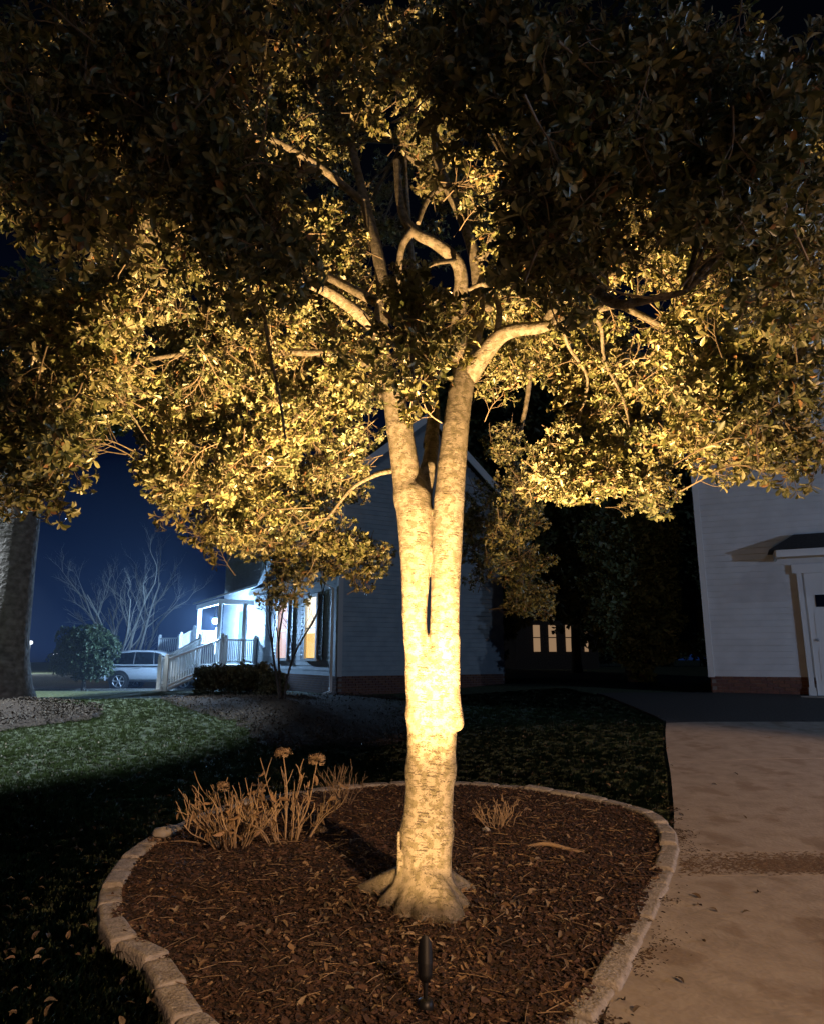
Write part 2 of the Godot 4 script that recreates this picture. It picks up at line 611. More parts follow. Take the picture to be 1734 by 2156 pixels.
func trunk_bones() -> Array:
	var b := []
	var D := 4.05
	var z := func(px, py, dist): return at(px, py, dist)
	# [x left edge, x right edge, y] of the single stem
	var low := [[842, 950, 1862], [846, 951, 1750], [856, 957, 1620], [857, 964, 1500], [858, 964, 1415]]
	var last := []
	for r in low:                                                  # two columns side by side: an oval stem
		var cols := []
		for e in [-1.0, 1.0]:
			var w: float = (at(r[1], r[2], D).x - at(r[0], r[2], D).x) * 0.5
			var p: Vector3 = at((r[0] + r[1]) * 0.5, r[2], D) + Vector3(e * w * 0.37, 0, 0)
			cols.append([p, w * 0.60])
		if last:
			for e in 2: b.append([last[e][0], cols[e][0], last[e][1], cols[e][1], 0.05])
		last = cols
	var base: Vector3 = at(895, 1862, D)
	b.append([Vector3(base.x, -0.1, base.z), base, 0.17, 0.10, 0.06])
	# left stem and right stem, side by side with a crack between them
	var left := [[860, 905, 1450, 4.05], [851, 897, 1345, 4.03], [847, 897, 1290, 4.02], [846, 902, 1235, 4.02], [842, 909, 1160, 4.03], [836, 910, 1080, 4.04], [831, 905, 1045, 4.05]]
	var right := [[903, 960, 1450, 4.05], [905, 965, 1345, 4.01], [907, 967, 1250, 3.99], [909, 971, 1160, 4.0], [914, 976, 1050, 4.0], [921, 980, 980, 4.01], [931, 986, 900, 4.03], [942, 994, 830, 4.06], [953, 1002, 785, 4.08]]
	for stem in [left, right]:
		last = []
		for r in stem:
			var p: Vector3 = at((r[0] + r[1]) * 0.5, r[2], r[3])
			var w: float = (at(r[1], r[2], r[3]).x - at(r[0], r[2], r[3]).x) * 0.5
			if last: b.append([last[0], p, last[1], w, 0.05 if r[2] > 1330 else 0.006])
			last = [p, w]
	# the left stem forks: one limb up and left, one up and back
	b.append([at(862, 1050, 4.05), at(842, 905, 4.04), 0.088, 0.079, 0.03])
	b.append([at(840, 900, 4.04), at(826, 815, 4.02), 0.078, 0.066, 0.02])
	b.append([at(882, 1060, 4.07), at(902, 985, 4.14), 0.066, 0.048, 0.03])
	b.append([at(902, 985, 4.14), at(910, 930, 4.26), 0.048, 0.044, 0.02])
	# knot on the right, stub on the left
	b.append([at(950, 1440, 4.0), at(958, 1522, 3.98), 0.034, 0.046, 0.025])
	b.append([at(957, 1345, 4.0), at(954, 1440, 4.0), 0.026, 0.03, 0.02])
	b.append([at(838, 1752, 4.02), at(842, 1850, 4.02), 0.008, 0.018, 0.012])
	# root flare
	for r in [[762, 1908, 4.2, 0.05], [795, 1890, 4.18, 0.065], [815, 1930, 3.98, 0.06], [850, 1955, 3.86, 0.06], [893, 1968, 3.80, 0.065], [938, 1962, 3.82, 0.095], [962, 1925, 3.95, 0.07], [985, 1890, 4.2, 0.05], [905, 1880, 4.35, 0.06]]:
		var p := at(r[0], r[1], r[2])
		p.y = 0.055
		b.append([Vector3(base.x, 0.20, base.z).lerp(p, 0.2), p, 0.085, r[3], 0.03])
	return b

func build_tree() -> void:
	var base := onground(at(895, 1900, 4.05).x, -4.05)
	var t := thing("evergreen_tree", "twin-stemmed evergreen tree with golden floodlit bark inside the stone-edged bed", "tree")
	put("trunk", field_mesh(trunk_bones(), 0.0135, 0.007), M.bark, t)
	var bark: Material = M.bark
	# the limbs that the photograph shows
	var stub := func(list): return list.map(func(q): return at(q[0], q[1], q[2]))
	var seats := []
	var L := [
		[[[828, 820, 4.02], [808, 770, 4.0], [800, 700, 4.0], [806, 610, 4.05], [792, 520, 4.1], [770, 430, 4.2], [740, 300, 4.4], [720, 160, 4.6]], 0.062, 0.022],
		[[[905, 940, 4.26], [912, 860, 4.4], [900, 760, 4.6], [880, 640, 4.8], [860, 480, 5.0], [850, 300, 5.2]], 0.048, 0.018],
		[[[985, 795, 4.07], [1015, 750, 4.0], [1052, 708, 3.92], [1090, 694, 3.85], [1140, 688, 3.8], [1210, 660, 3.85], [1300, 640, 3.95]], 0.062, 0.026],
		[[[972, 800, 4.09], [966, 730, 4.1], [964, 650, 4.1], [970, 590, 4.06], [958, 548, 4.02], [915, 512, 3.98], [872, 488, 4.0], [845, 440, 4.1], [835, 340, 4.2]], 0.058, 0.026],
		[[[985, 790, 4.12], [1000, 700, 4.2], [1006, 620, 4.25], [998, 540, 4.25], [968, 450, 4.25], [938, 385, 4.25], [915, 300, 4.3], [930, 150, 4.5], [940, 20, 4.7]], 0.052, 0.022],
		[[[868, 486, 4.0], [846, 520, 4.0], [840, 580, 4.03], [850, 640, 4.1]], 0.028, 0.016],
		[[[938, 385, 4.25], [900, 420, 4.2], [880, 470, 4.15]], 0.026, 0.016],
		[[[1040, 720, 3.95], [1050, 650, 4.0], [1020, 600, 4.05], [985, 610, 4.05]], 0.022, 0.012],
		[[[1140, 688, 3.8], [1190, 615, 3.75], [1232, 600, 3.7]], 0.03, 0.022],
		[[[812, 790, 4.02], [770, 765, 4.1], [715, 745, 4.2], [600, 742, 4.3], [470, 735, 4.35], [396, 745, 4.4]], 0.036, 0.012],
		[[[820, 840, 4.05], [760, 800, 4.4], [690, 830, 4.7], [600, 900, 4.9], [520, 960, 5.0]], 0.034, 0.010],
		[[[830, 990, 4.1], [790, 1000, 4.3], [740, 1030, 4.6], [690, 1090, 5.0], [640, 1140, 5.4]], 0.018, 0.007],
		[[[1006, 640, 4.3], [1110, 690, 5.2], [1110, 830, 5.8], [1080, 980, 6.2], [1085, 1100, 6.4], [1100, 1230, 6.6]], 0.03, 0.008],
		[[[1220, 655, 3.85], [1262, 684, 3.95], [1272, 760, 4.1], [1314, 850, 4.2], [1330, 960, 4.3]], 0.015, 0.005],
		[[[1180, 672, 3.85], [1196, 730, 4.0], [1236, 800, 4.2], [1214, 900, 4.3], [1195, 1020, 4.3]], 0.012, 0.005],
		[[[1120, 440, 2.5], [1225, 580, 2.3], [1290, 638, 2.2], [1360, 632, 2.15], [1440, 615, 2.1]], 0.026, 0.010],
		[[[545, 560, 2.6], [565, 720, 2.55], [588, 830, 2.5], [602, 925, 2.5]], 0.008, 0.004],
		[[[800, 700, 4.0], [700, 620, 3.6], [560, 560, 3.2], [400, 520, 2.9], [250, 500, 2.8]], 0.04, 0.014],
		[[[958, 548, 4.02], [900, 560, 3.4], [870, 620, 2.9], [865, 720, 2.6], [870, 800, 2.55]], 0.016, 0.005],
		[[[800, 640, 4.0], [640, 560, 4.3], [480, 520, 4.4], [330, 560, 4.3]], 0.034, 0.010],
		[[[770, 430, 4.2], [640, 330, 4.0], [480, 260, 3.6], [300, 250, 3.2]], 0.03, 0.010],
		[[[1000, 560, 4.25], [1080, 450, 4.0], [1200, 380, 3.6], [1380, 360, 3.2], [1560, 350, 3.0]], 0.034, 0.012],
		[[[1300, 640, 3.95], [1400, 690, 3.7], [1520, 760, 3.5], [1650, 850, 3.3]], 0.024, 0.008],
		[[[470, 735, 4.35], [300, 760, 3.9], [160, 820, 3.5], [70, 930, 3.2]], 0.018, 0.006],
	]
	for l in L:
		var way: Array = l[0].map(func(q): return at(q[0], q[1], q[2]))
		for p in limb(t, "limb", way, l[1], l[2], bark):
			seats.append(p)
	# clumps of foliage: [x, y, rx, ry, nearest, farthest, sprays]
	var regions := [
		[690, 640, 100, 90, 4.3, 5.4, 58], [560, 680, 110, 100, 4.0, 5.5, 62], [430, 760, 100, 100, 4.0, 5.5, 56], [650, 800, 100, 90, 4.4, 5.8, 60],
		[520, 860, 120, 80, 4.1, 5.5, 62], [375, 910, 70, 65, 4.0, 5.0, 40], [620, 950, 120, 70, 4.3, 5.8, 52], [440, 1010, 100, 55, 4.2, 5.2, 40],
		[335, 1020, 45, 45, 4.0, 4.5, 14], [560, 1070, 120, 50, 4.5, 5.8, 40], [455, 1130, 65, 40, 4.5, 5.2, 20], [640, 1140, 90, 55, 5.0, 6.2, 30],
		[600, 1195, 60, 35, 5.5, 6.3, 13], [750, 1195, 60, 32, 5.6, 6.5, 17], [745, 890, 36, 100, 4.7, 6.0, 24], [700, 1020, 70, 45, 5.0, 6.0, 15],
		[560, 330, 130, 130, 3.9, 5.5, 70], [700, 200, 110, 120, 4.0, 5.5, 60], [420, 500, 110, 100, 3.8, 5.0, 50], [280, 640, 110, 100, 3.8, 5.0, 48],
		[640, 500, 100, 70, 4.0, 5.0, 40], [480, 480, 140, 70, 1.9, 2.6, 44], [340, 320, 120, 130, 1.9, 2.7, 42], [880, 90, 150, 60, 2.0, 2.7, 20], [1190, 470, 120, 90, 1.9, 2.5, 44], [560, 60, 200, 60, 1.9, 2.7, 26], [1330, 330, 170, 130, 1.7, 2.3, 54], [1560, 400, 150, 130, 1.8, 2.4, 50], [1450, 120, 280, 110, 1.7, 2.3, 60], [1080, 90, 160, 90, 1.8, 2.4, 34], [160, 330, 170, 170, 1.9, 2.5, 54], [250, 90, 250, 90, 1.8, 2.4, 44],
		[130, 700, 140, 100, 2.9, 4.0, 62], [60, 910, 80, 85, 2.8, 3.6, 40],
		[50, 1035, 65, 38, 3.0, 3.4, 14], [190, 790, 80, 50, 3.0, 4.0, 24], [200, 380, 200, 180, 2.4, 4.0, 50], [220, 120, 220, 130, 2.4, 4.0, 30],
		[1100, 640, 90, 70, 4.1, 5.4, 44], [1230, 680, 110, 90, 4.0, 5.5, 56], [1290, 790, 95, 75, 4.0, 5.3, 46], [1095, 770, 70, 45, 4.3, 5.5, 26],
		[1330, 915, 55, 55, 4.0, 4.8, 26], [1340, 1010, 50, 62, 4.0, 4.7, 30], [1205, 965, 40, 45, 4.1, 4.6, 12], [1190, 1035, 32, 32, 4.1, 4.5, 7],
		[1060, 940, 35, 45, 5.7, 6.3, 9], [1065, 1040, 40, 55, 5.8, 6.8, 22], [1085, 1150, 50, 65, 6.0, 7.0, 32], [1115, 1245, 36, 45, 6.3, 7.2, 20], [1020, 1150, 60, 110, 6.4, 7.2, 30],
		[1480, 720, 110, 100, 3.1, 4.2, 52], [1600, 810, 130, 100, 2.9, 4.0, 56], [1560, 925, 110, 45, 3.0, 3.8, 26], [1680, 950, 60, 45, 3.0, 3.6, 13], [1470, 890, 60, 55, 3.5, 4.2, 17],
		[1150, 420, 150, 150, 2.9, 4.5, 60], [1350, 500, 150, 120, 2.8, 4.5, 56], [1550, 500, 150, 140, 2.6, 4.0, 48], [1250, 200, 200, 150, 2.8, 4.5, 50], [1560, 200, 180, 170, 2.6, 4.0, 36],
		[900, 110, 180, 110, 3.6, 5.5, 60], [960, 230, 120, 80, 4.4, 5.5, 30], [870, 480, 250, 140, 5.2, 6.5, 60], [600, 400, 300, 200, 5.5, 7.0, 56], [1150, 450, 250, 200, 5.3, 6.8, 56], [1690, 620, 80, 100, 2.2, 3.0, 40],
		[880, 765, 36, 60, 2.5, 2.75, 11], [850, 650, 40, 45, 2.5, 2.8, 9],
	]
	var r := RandomNumberGenerator.new()
	r.seed = 4711
	var made := spray(11, 0.34, 13, 0.039)
	var length := 0.34
	var places := []
	var tints := []
	var singles := []
	var heart := Vector3(0.08, 2.6, -4.2)
	for g in regions:
		var n: int = g[6]
		var mid := at(g[0], g[1], (g[4] + g[5]) * 0.5)
		# where the clump hangs from
		var seat: Vector3 = seats[0]
		for s in seats:
			if (s - mid).length() + 0.35 * absf(s.y - mid.y - 0.3) < (seat - mid).length() + 0.35 * absf(seat.y - mid.y - 0.3): seat = s
		var ways := []
		for k in clampi(n / 9, 1, 6):
			var a := r.randf() * TAU
			var q := sqrt(r.randf_range(0.3, 1.0))
			var end := at(g[0] + cos(a) * q * g[2], g[1] + sin(a) * q * g[3], r.randf_range(g[4], g[5]))
			var half := seat.lerp(end, 0.5) + rnd_dir(r) * 0.06 + Vector3(0, 0.08, 0)
			var w := [seat, half, end]
			var reach := (end - seat).length()
			ways.append(limb(t, "branch", w, clampf(0.006 + 0.006 * reach, 0.006, 0.018), 0.003, bark, 5, 4))
		for k in n:
			var tip: Vector3
			var out: Vector3
			if r.randf() < 0.6:
				var w: Array = ways[r.randi() % ways.size()]
				var i := r.randi_range(w.size() / 3, w.size() - 1)
				out = ((w[i] - w[maxi(i - 1, 0)]).normalized() * 0.7 + rnd_dir(r)).normalized()
				tip = w[i] + out * r.randf_range(0.12, 0.34)
			else:
				var a := r.randf() * TAU
				var q := sqrt(r.randf())
				tip = at(g[0] + cos(a) * q * g[2], g[1] + sin(a) * q * g[3], r.randf_range(g[4], g[5]))
				out = ((tip - heart).normalized() * 0.6 + rnd_dir(r) + Vector3(0, -0.25, 0)).normalized()
			var sc := r.randf_range(0.75, 1.2)
			var tr := place_spray(tip, out, length, sc, r)
			if singles.size() < 4 and g[0] in [335.0, 335, 455, 1340, 1190] and k == 0:
				singles.append(tr)
				continue
			places.append(tr)
			tints.append(leaf_tint(r))
	scatter("foliage", made[0], M.leaf, places, tints, t)
	scatter("twigs", made[1], M.twig, places, [], t)
	# the leaves of the outermost lit sprays, one by one
	var one := Shape.new(); one.colored = true
	add_leaf(one, Vector3.ZERO, Vector3.RIGHT, Vector3.UP, 1.0, Color(0.19, 0.17, 0.065), 0.15, 0.08)
	var leafmesh := one.made()
	var count := 0
	for tr in singles:
		put("twig", made[1], M.twig, t, tr)
		for l in made[2]:
			if count >= 300: break
			count += 1
			var x: Vector3 = l[1]
			var zz := x.cross(l[2]).normalized()
			var b := Basis(x, zz.cross(x), zz).scaled(Vector3.ONE * l[3])
			put("leaf", leafmesh, M.leaf, t, tr * Transform3D(b, l[0]))
	print("sprays ", places.size(), " leaves each ", made[2].size())

# ---------------------------------------------------------------- ground spotlight
func build_spot() -> void:
	var foot := gp(895, 2150)
	foot.y = mulch_height(foot.x, foot.z) - 0.01
	var s := thing("ground_spotlight", "small black bullet spotlight on a stake pointing up at the tree", "spotlight", foot)
	s.scale = Vector3.ONE * 0.9
	var stake := Shape.new()
	stake.lathe([[0.0, -0.12], [0.012, -0.06], [0.02, 0.0], [0.034, 0.006], [0.036, 0.03], [0.030, 0.05], [0.014, 0.056], [0.0, 0.057]], 16)
	put("stake", stake.made(), M.black_metal, s)
	var stem := Shape.new()
	stem.tube([Vector3(0, 0.05, 0), Vector3(0, 0.085, 0), Vector3(0, 0.115, -0.002)], [0.009, 0.009, 0.012], 10)
	put("knuckle", stem.made(), M.black_metal, s)
	var tilt := 75.0                                              # the head looks up and away from the viewer
	var lean := Transform3D(Basis(Vector3.RIGHT, deg_to_rad(tilt - 90.0)), Vector3(0, 0.112, -0.002))
	var head := Shape.new()
	head.lathe([[0.0, 0.0], [0.014, 0.002], [0.026, 0.014], [0.031, 0.03], [0.032, 0.07], [0.034, 0.072], [0.034, 0.092], [0.031, 0.092], [0.031, 0.084], [0.0, 0.083]], 24, lean)
	put("housing", head.made(), M.black_metal, s)
	var lens := Shape.new()
	lens.lathe([[0.029, 0.085], [0.022, 0.087], [0.0, 0.088]], 20, lean)
	put("lens", lens.made(), M.warm_lens, s)
	# glare visor: a half tube on the viewer's side of the mouth, cut on a slant
	var vis := Shape.new()
	for skin in [0.0345, 0.0325]:
		var lowrow := []
		var toprow := []
		for k in 25:
			var g := lerpf(-1.25, 1.25, k / 24.0)
			var n := Vector3(sin(g), 0, cos(g))
			var h: float = 0.09 + VISOR * pow(cos(g / 1.25 * PI * 0.5), 0.6)
			lowrow.append(vis.vert(lean * (n * skin + Vector3(0, 0.07, 0)), lean.basis * (n if skin > 0.034 else -n)))
			toprow.append(vis.vert(lean * (n * skin + Vector3(0, h, 0)), lean.basis * (n if skin > 0.034 else -n)))
		for k in 24:
			if skin > 0.034: vis.quad(lowrow[k], toprow[k], toprow[k + 1], lowrow[k + 1])
			else: vis.quad(lowrow[k + 1], toprow[k + 1], toprow[k], lowrow[k])
	put("visor", vis.made(), M.black_metal, s)
	# beam and spill of the one lamp, just in front of its lens
	var mouth := lean * Vector3(0, 0.093, 0)
	for k in [["beam", BEAM_ENERGY, 48.0, tilt, 1.0], ["spill", SPILL_ENERGY, 82.0, tilt, 0.15]]:
		var l := SpotLight3D.new()
		l.name = "lamp_" + k[0]
		l.light_color = Color(1.0, 0.79, 0.52)
		l.light_energy = k[1]
		l.spot_angle = k[2]
		l.spot_angle_attenuation = k[4]
		l.spot_range = 30.0
		l.spot_attenuation = 2.0
		l.light_size = 0.012
		l.shadow_enabled = true
		s.add_child(l, true)
		l.position = mouth
		l.rotation = Vector3(deg_to_rad(k[3]), 0, 0)
const VISOR := 0.088
const BEAM_ENERGY := 104.0
const SPILL_ENERGY := 7.0

# ---------------------------------------------------------------- bed, edging, lawn, drive
var ring := []                                                    # the edging's centre line as (x, z)
func make_ring() -> void:
	var c := [[-0.1, 2.2], [-0.80, 2.86], [-1.12, 3.37], [-1.42, 3.68], [-1.64, 4.1], [-1.78, 4.5], [-1.87, 4.95], [-1.88, 5.35], [-1.85, 5.8], [-1.7, 6.4], [-1.3, 7.05], [-0.6, 7.55], [0.2, 7.65], [1.0, 7.3], [1.55, 6.85], [1.88, 6.35], [1.96, 5.85], [1.83, 5.28], [1.58, 4.7], [1.34, 4.22], [1.04, 3.64], [0.79, 3.17], [0.45, 2.7]]
	var n := c.size()
	for i in n:
		var p := []
		for k in range(-1, 3):
			p.append(Vector2(c[(i + k + n) % n][0], -c[(i + k + n) % n][1]))
		for k in 8:
			ring.append(p[1].cubic_interpolate(p[2], p[0], p[3], k / 8.0))

func in_ring(p: Vector2) -> bool:
	return Geometry2D.is_point_in_polygon(p, PackedVector2Array(ring))

func mulch_height(x: float, z: float) -> float:
	var d := Vector2(x - 0.05, z + 5.0).length()
	var t := Vector2(x - 0.08, z + 4.03).length()
	return gh(x, z) + 0.02 * (1.0 - ss(0.2, 0.55, t)) * (0.7 + wobble.get_noise_2d(x * 120.0, z * 120.0)) + 0.03 + 0.05 * (1.0 - ss(0.3, 2.2, d)) + 0.018 * wobble.get_noise_2d(x * 40.0, z * 40.0)

func build_bed() -> void:
	var s := Shape.new()
	var mid := Vector2(0.05, -5.0)
	var rows := []
	var R := 34
	for j in R + 1:
		var row := []
		for i in ring.size():
			var q: Vector2 = mid.lerp(ring[i], float(j) / R)
			row.append(s.vert(Vector3(q.x, mulch_height(q.x, q.y), q.y)))
		rows.append(row)
	for j in R:
		for i in ring.size():
			var k := (i + 1) % ring.size()
			s.quad(rows[j][i], rows[j + 1][i], rows[j + 1][k], rows[j][k])
	s.smooth()
	if s.n[rows[3][0]].y < 0.0:
		for i in range(0, s.f.size(), 3):
			var t2 := s.f[i]; s.f[i] = s.f[i + 1]; s.f[i + 1] = t2
		s.smooth()
	structure("mulch_bed", s.made(), M.mulch_bed)
	# bark chips
	var r := RandomNumberGenerator.new()
	r.seed = 99
	var chip := bark_chip()
	var where := []
	var cols := []
	while where.size() < 52000:
		var d := 2.3 + 5.4 * pow(r.randf(), 1.7)
		var p := Vector2(r.randf_range(-2.1, 2.1), -d)
		if not in_ring(p): continue
		var len_ := r.randf_range(0.008, 0.03) * (1.7 if r.randf() < 0.12 else 1.0)
		var b := Basis.from_euler(Vector3(r.randf_range(-0.7, 0.7), r.randf() * TAU, r.randf_range(-0.6, 0.6)))
		b = b * Basis.from_scale(Vector3(len_, len_ * r.randf_range(0.35, 0.8), len_ * r.randf_range(0.5, 1.5)))
		where.append(Transform3D(b, Vector3(p.x, mulch_height(p.x, p.y) + r.randf_range(0.0, 0.012), p.y)))
		var k := r.randf()
		var c := Color(0.035, 0.018, 0.012).lerp(Color(0.095, 0.050, 0.032), r.randf())
		if k > 0.93: c = Color(0.24, 0.16, 0.09)
		elif k < 0.2: c = Color(0.02, 0.011, 0.008)
		cols.append(c)
	tag(scatter("mulch_chips", chip, M.chip, where, cols), "reddish brown bark mulch chips covering the tree bed", "mulch")
	# pale straws, needles and dead leaves lying on the mulch
	where = []; cols = []
	var straw := Shape.new(); straw.colored = true
	straw.tube([Vector3(-0.5, 0, 0), Vector3(0.0, 0.03, 0.02), Vector3(0.5, 0, 0)], [0.018, 0.022, 0.012], 4)
	while where.size() < 700:
		var d := 2.4 + 5.0 * pow(r.randf(), 1.5)
		var p := Vector2(r.randf_range(-2.0, 2.0), -d)
		if not in_ring(p): continue
		var l := r.randf_range(0.04, 0.14)
		var b := Basis.from_euler(Vector3(0, r.randf() * TAU, r.randf_range(-0.25, 0.25))) * Basis.from_scale(Vector3(l, minf(l, 0.09), minf(l, 0.09)))
		where.append(Transform3D(b, Vector3(p.x, mulch_height(p.x, p.y) + 0.02, p.y)))
		cols.append(Color(0.30, 0.21, 0.12) * r.randf_range(0.4, 1.15))
	tag(scatter("straw_litter", straw.made(), M.chip, where, cols), "pale straws and thin twigs strewn over the mulch", "litter")
	where = []; cols = []
	var dead := Shape.new(); dead.colored = true
	add_leaf(dead, Vector3(-0.5, 0, 0), Vector3.RIGHT, Vector3.UP, 1.0, Color.WHITE, 0.35, 0.25)
	while where.size() < 900:
		var d := 2.4 + 5.0 * pow(r.randf(), 1.4)
		var p := Vector2(r.randf_range(-2.0, 2.0), -d)
		if r.randf() < 0.4: p = Vector2(0.06, -4.1) + Vector2(r.randfn(0, 0.45), r.randfn(0, 0.4))
		if not in_ring(p): continue
		var l := r.randf_range(0.025, 0.055)
		var b := Basis.from_euler(Vector3(r.randf_range(-0.6, 0.6), r.randf() * TAU, r.randf_range(-0.5, 0.5))).scaled(Vector3.ONE * l)
		where.append(Transform3D(b, Vector3(p.x, mulch_height(p.x, p.y) + 0.022, p.y)))
		cols.append(Color(0.21, 0.125, 0.065).lerp(Color(0.30, 0.24, 0.16), r.randf()) * r.randf_range(0.3, 1.0))
	tag(scatter("leaf_litter", dead.made(), M.dry_leaf, where, cols), "curled dead leaves scattered on the mulch round the trunk", "leaves")
	# edging blocks
	var e := thing("bed_edging", "curving border of grey concrete blocks round the mulch bed", "edging")
	var total := 0.0
	var acc := [0.0]
	for i in ring.size():
		total += (ring[(i + 1) % ring.size()] - ring[i]).length()
		acc.append(total)
	var blocks := []
	for k in 4: blocks.append(block(k))
	var count := int(total / 0.29)
	for i in count:
		var d := total * i / count
		var k := 0
		while acc[k + 1] < d: k += 1
		var p: Vector2 = ring[k].lerp(ring[(k + 1) % ring.size()], (d - acc[k]) / (acc[k + 1] - acc[k]))
		var d2 := fmod(d + 0.14, total)
		var d0 := fmod(d - 0.14 + total, total)
		var k0 := 0
		while acc[k0 + 1] < d0: k0 += 1
		var p0: Vector2 = ring[k0].lerp(ring[(k0 + 1) % ring.size()], (d0 - acc[k0]) / (acc[k0 + 1] - acc[k0]))
		var k2 := 0
		while acc[k2 + 1] < d2: k2 += 1
		var p2: Vector2 = ring[k2].lerp(ring[(k2 + 1) % ring.size()], (d2 - acc[k2]) / (acc[k2 + 1] - acc[k2]))
		var turn := -atan2(p2.y - p0.y, p2.x - p0.x) + r.randf_range(-0.05, 0.05)
		var b := Basis.from_euler(Vector3(r.randf_range(-0.05, 0.05), turn, r.randf_range(-0.04, 0.04)))
		var stone := put("edging_block", blocks[r.randi() % 4], M.edging, e, Transform3D(b, onground(p.x, p.y, r.randf_range(-0.055, -0.03))))
	# the pale stick, little stone and knobbly bits
	var a := gp(1100, 1808)
	var z := gp(1246, 1822)
	var st := Shape.new()
	var pts := curve([a + Vector3(0, 0.07, 0), a.lerp(z, 0.35) + Vector3(0, 0.10, -0.03), a.lerp(z, 0.7) + Vector3(0, 0.085, 0.0), z + Vector3(0, 0.06, 0)], 5)
	st.tube(pts, [0.004, 0.007, 0.010, 0.012, 0.013, 0.014, 0.015, 0.014, 0.013, 0.012, 0.012, 0.011, 0.011, 0.010, 0.008, 0.005], 8)
	tag(put("fallen_stick", st.made(), M.dry_stem), "pale broken stick lying flat on the mulch beside the trunk", "stick")
	var peb := pebble(5)
	var g := gp(1022, 1772)
	tag(put("pebble", peb, M.pale_stone, null, Transform3D(Basis().scaled(Vector3.ONE * 0.035), g + Vector3(0, 0.075, 0))), "small pale stone at the foot of the little dry plant", "stone")
	g = gp(325, 1790)
	var rough := Shape.new()
	tag(put("limestone_lump", peb, M.pale_stone, null, Transform3D(Basis.from_euler(Vector3(0.2, 0.7, 0.1)).scaled(Vector3(0.075, 0.045, 0.06)), g + Vector3(0.05, 0.12, 0))), "pale rough lump of stone on the edging behind dry stems", "stone")

func block(k: int) -> ArrayMesh:                                  # rounded concrete block, worn edges
	var s := Shape.new()
	var L := 0.142
	var H := 0.10
	var W := 0.064
	var prof := [[-W, 0.0], [-W, H - 0.022], [-W + 0.007, H - 0.007], [-W + 0.022, H], [W - 0.022, H], [W - 0.007, H - 0.007], [W, H - 0.022], [W, 0.0]]
	var ends := [[-L, 0.86], [-L + 0.01, 0.96], [-L + 0.025, 1.0], [-L * 0.3, 1.0], [L * 0.3, 1.0], [L - 0.025, 1.0], [L - 0.01, 0.96], [L, 0.86]]
	var rows := []
	for e in ends:
		var row := []
		for q in prof:
			var p := Vector3(e[0], q[1] * lerpf(1.0, e[1], 0.5), q[0] * e[1])
			p += Vector3(wobble.get_noise_3d(p.x * 200.0, p.y * 200.0, k * 50.0), wobble.get_noise_3d(p.y * 220.0, p.z * 220.0, k * 80.0), wobble.get_noise_3d(p.z * 200.0, p.x * 200.0, k * 30.0)) * 0.008
			row.append(s.vert(p))
		rows.append(row)
	for i in ends.size() - 1:
		for j in prof.size() - 1:
			s.quad(rows[i][j], rows[i][j + 1], rows[i + 1][j + 1], rows[i + 1][j])
	for e in [0, ends.size() - 1]:
		var m := s.vert(Vector3(ends[e][0], H * 0.5, 0))
		for j in prof.size() - 1:
			if e == 0: s.tri(m, rows[e][j + 1], rows[e][j])
			else: s.tri(m, rows[e][j], rows[e][j + 1])
	s.smooth()
	if s.n[rows[3][3]].y < 0.0:
		for i in range(0, s.f.size(), 3):
			var t2 := s.f[i]; s.f[i] = s.f[i + 1]; s.f[i + 1] = t2
		s.smooth()
	return s.made()

func pebble(k: int) -> ArrayMesh:
	var s := Shape.new()
	var rows := []
	for j in 9:
		var a := PI * j / 8.0 - PI / 2
		var row := []
		for i in 14:
			var b := TAU * i / 14.0
			var p := Vector3(cos(a) * cos(b), sin(a) * 0.75, cos(a) * sin(b))
			row.append(s.vert(p * (1.0 + 0.35 * wobble.get_noise_3d(p.x * 90.0 + k * 40.0, p.y * 90.0, p.z * 90.0))))
		rows.append(row)
	for j in 8:
		for i in 14:
			s.quad(rows[j][i], rows[j][(i + 1) % 14], rows[j + 1][(i + 1) % 14], rows[j + 1][i])
	s.smooth()
	return s.made()

# left edge of the drive as [distance, x]
var drive_edge := []
func make_drive_edge() -> void:
	for q in [[1300, 2200], [1345, 2060], [1405, 1930], [1432, 1850], [1438, 1780], [1424, 1720], [1412, 1640], [1402, 1580], [1400, 1545], [1402, 1522], [1330, 1490], [1280, 1470]]:
		var p := gp(q[0], q[1])
		drive_edge.append([-p.z, p.x - 0.07 * (1.0 - ss(5.4, 6.6, -p.z))])
	drive_edge.push_front([0.5, 0.55])
	drive_edge.push_front([-30.0, 0.5])

func drive_x(d: float) -> float:
	for i in drive_edge.size() - 1:
		if d <= drive_edge[i + 1][0]:
			return lerpf(drive_edge[i][1], drive_edge[i + 1][1], clampf((d - drive_edge[i][0]) / (drive_edge[i + 1][0] - drive_edge[i][0]), 0.0, 1.0))
	return drive_edge[-1][1]

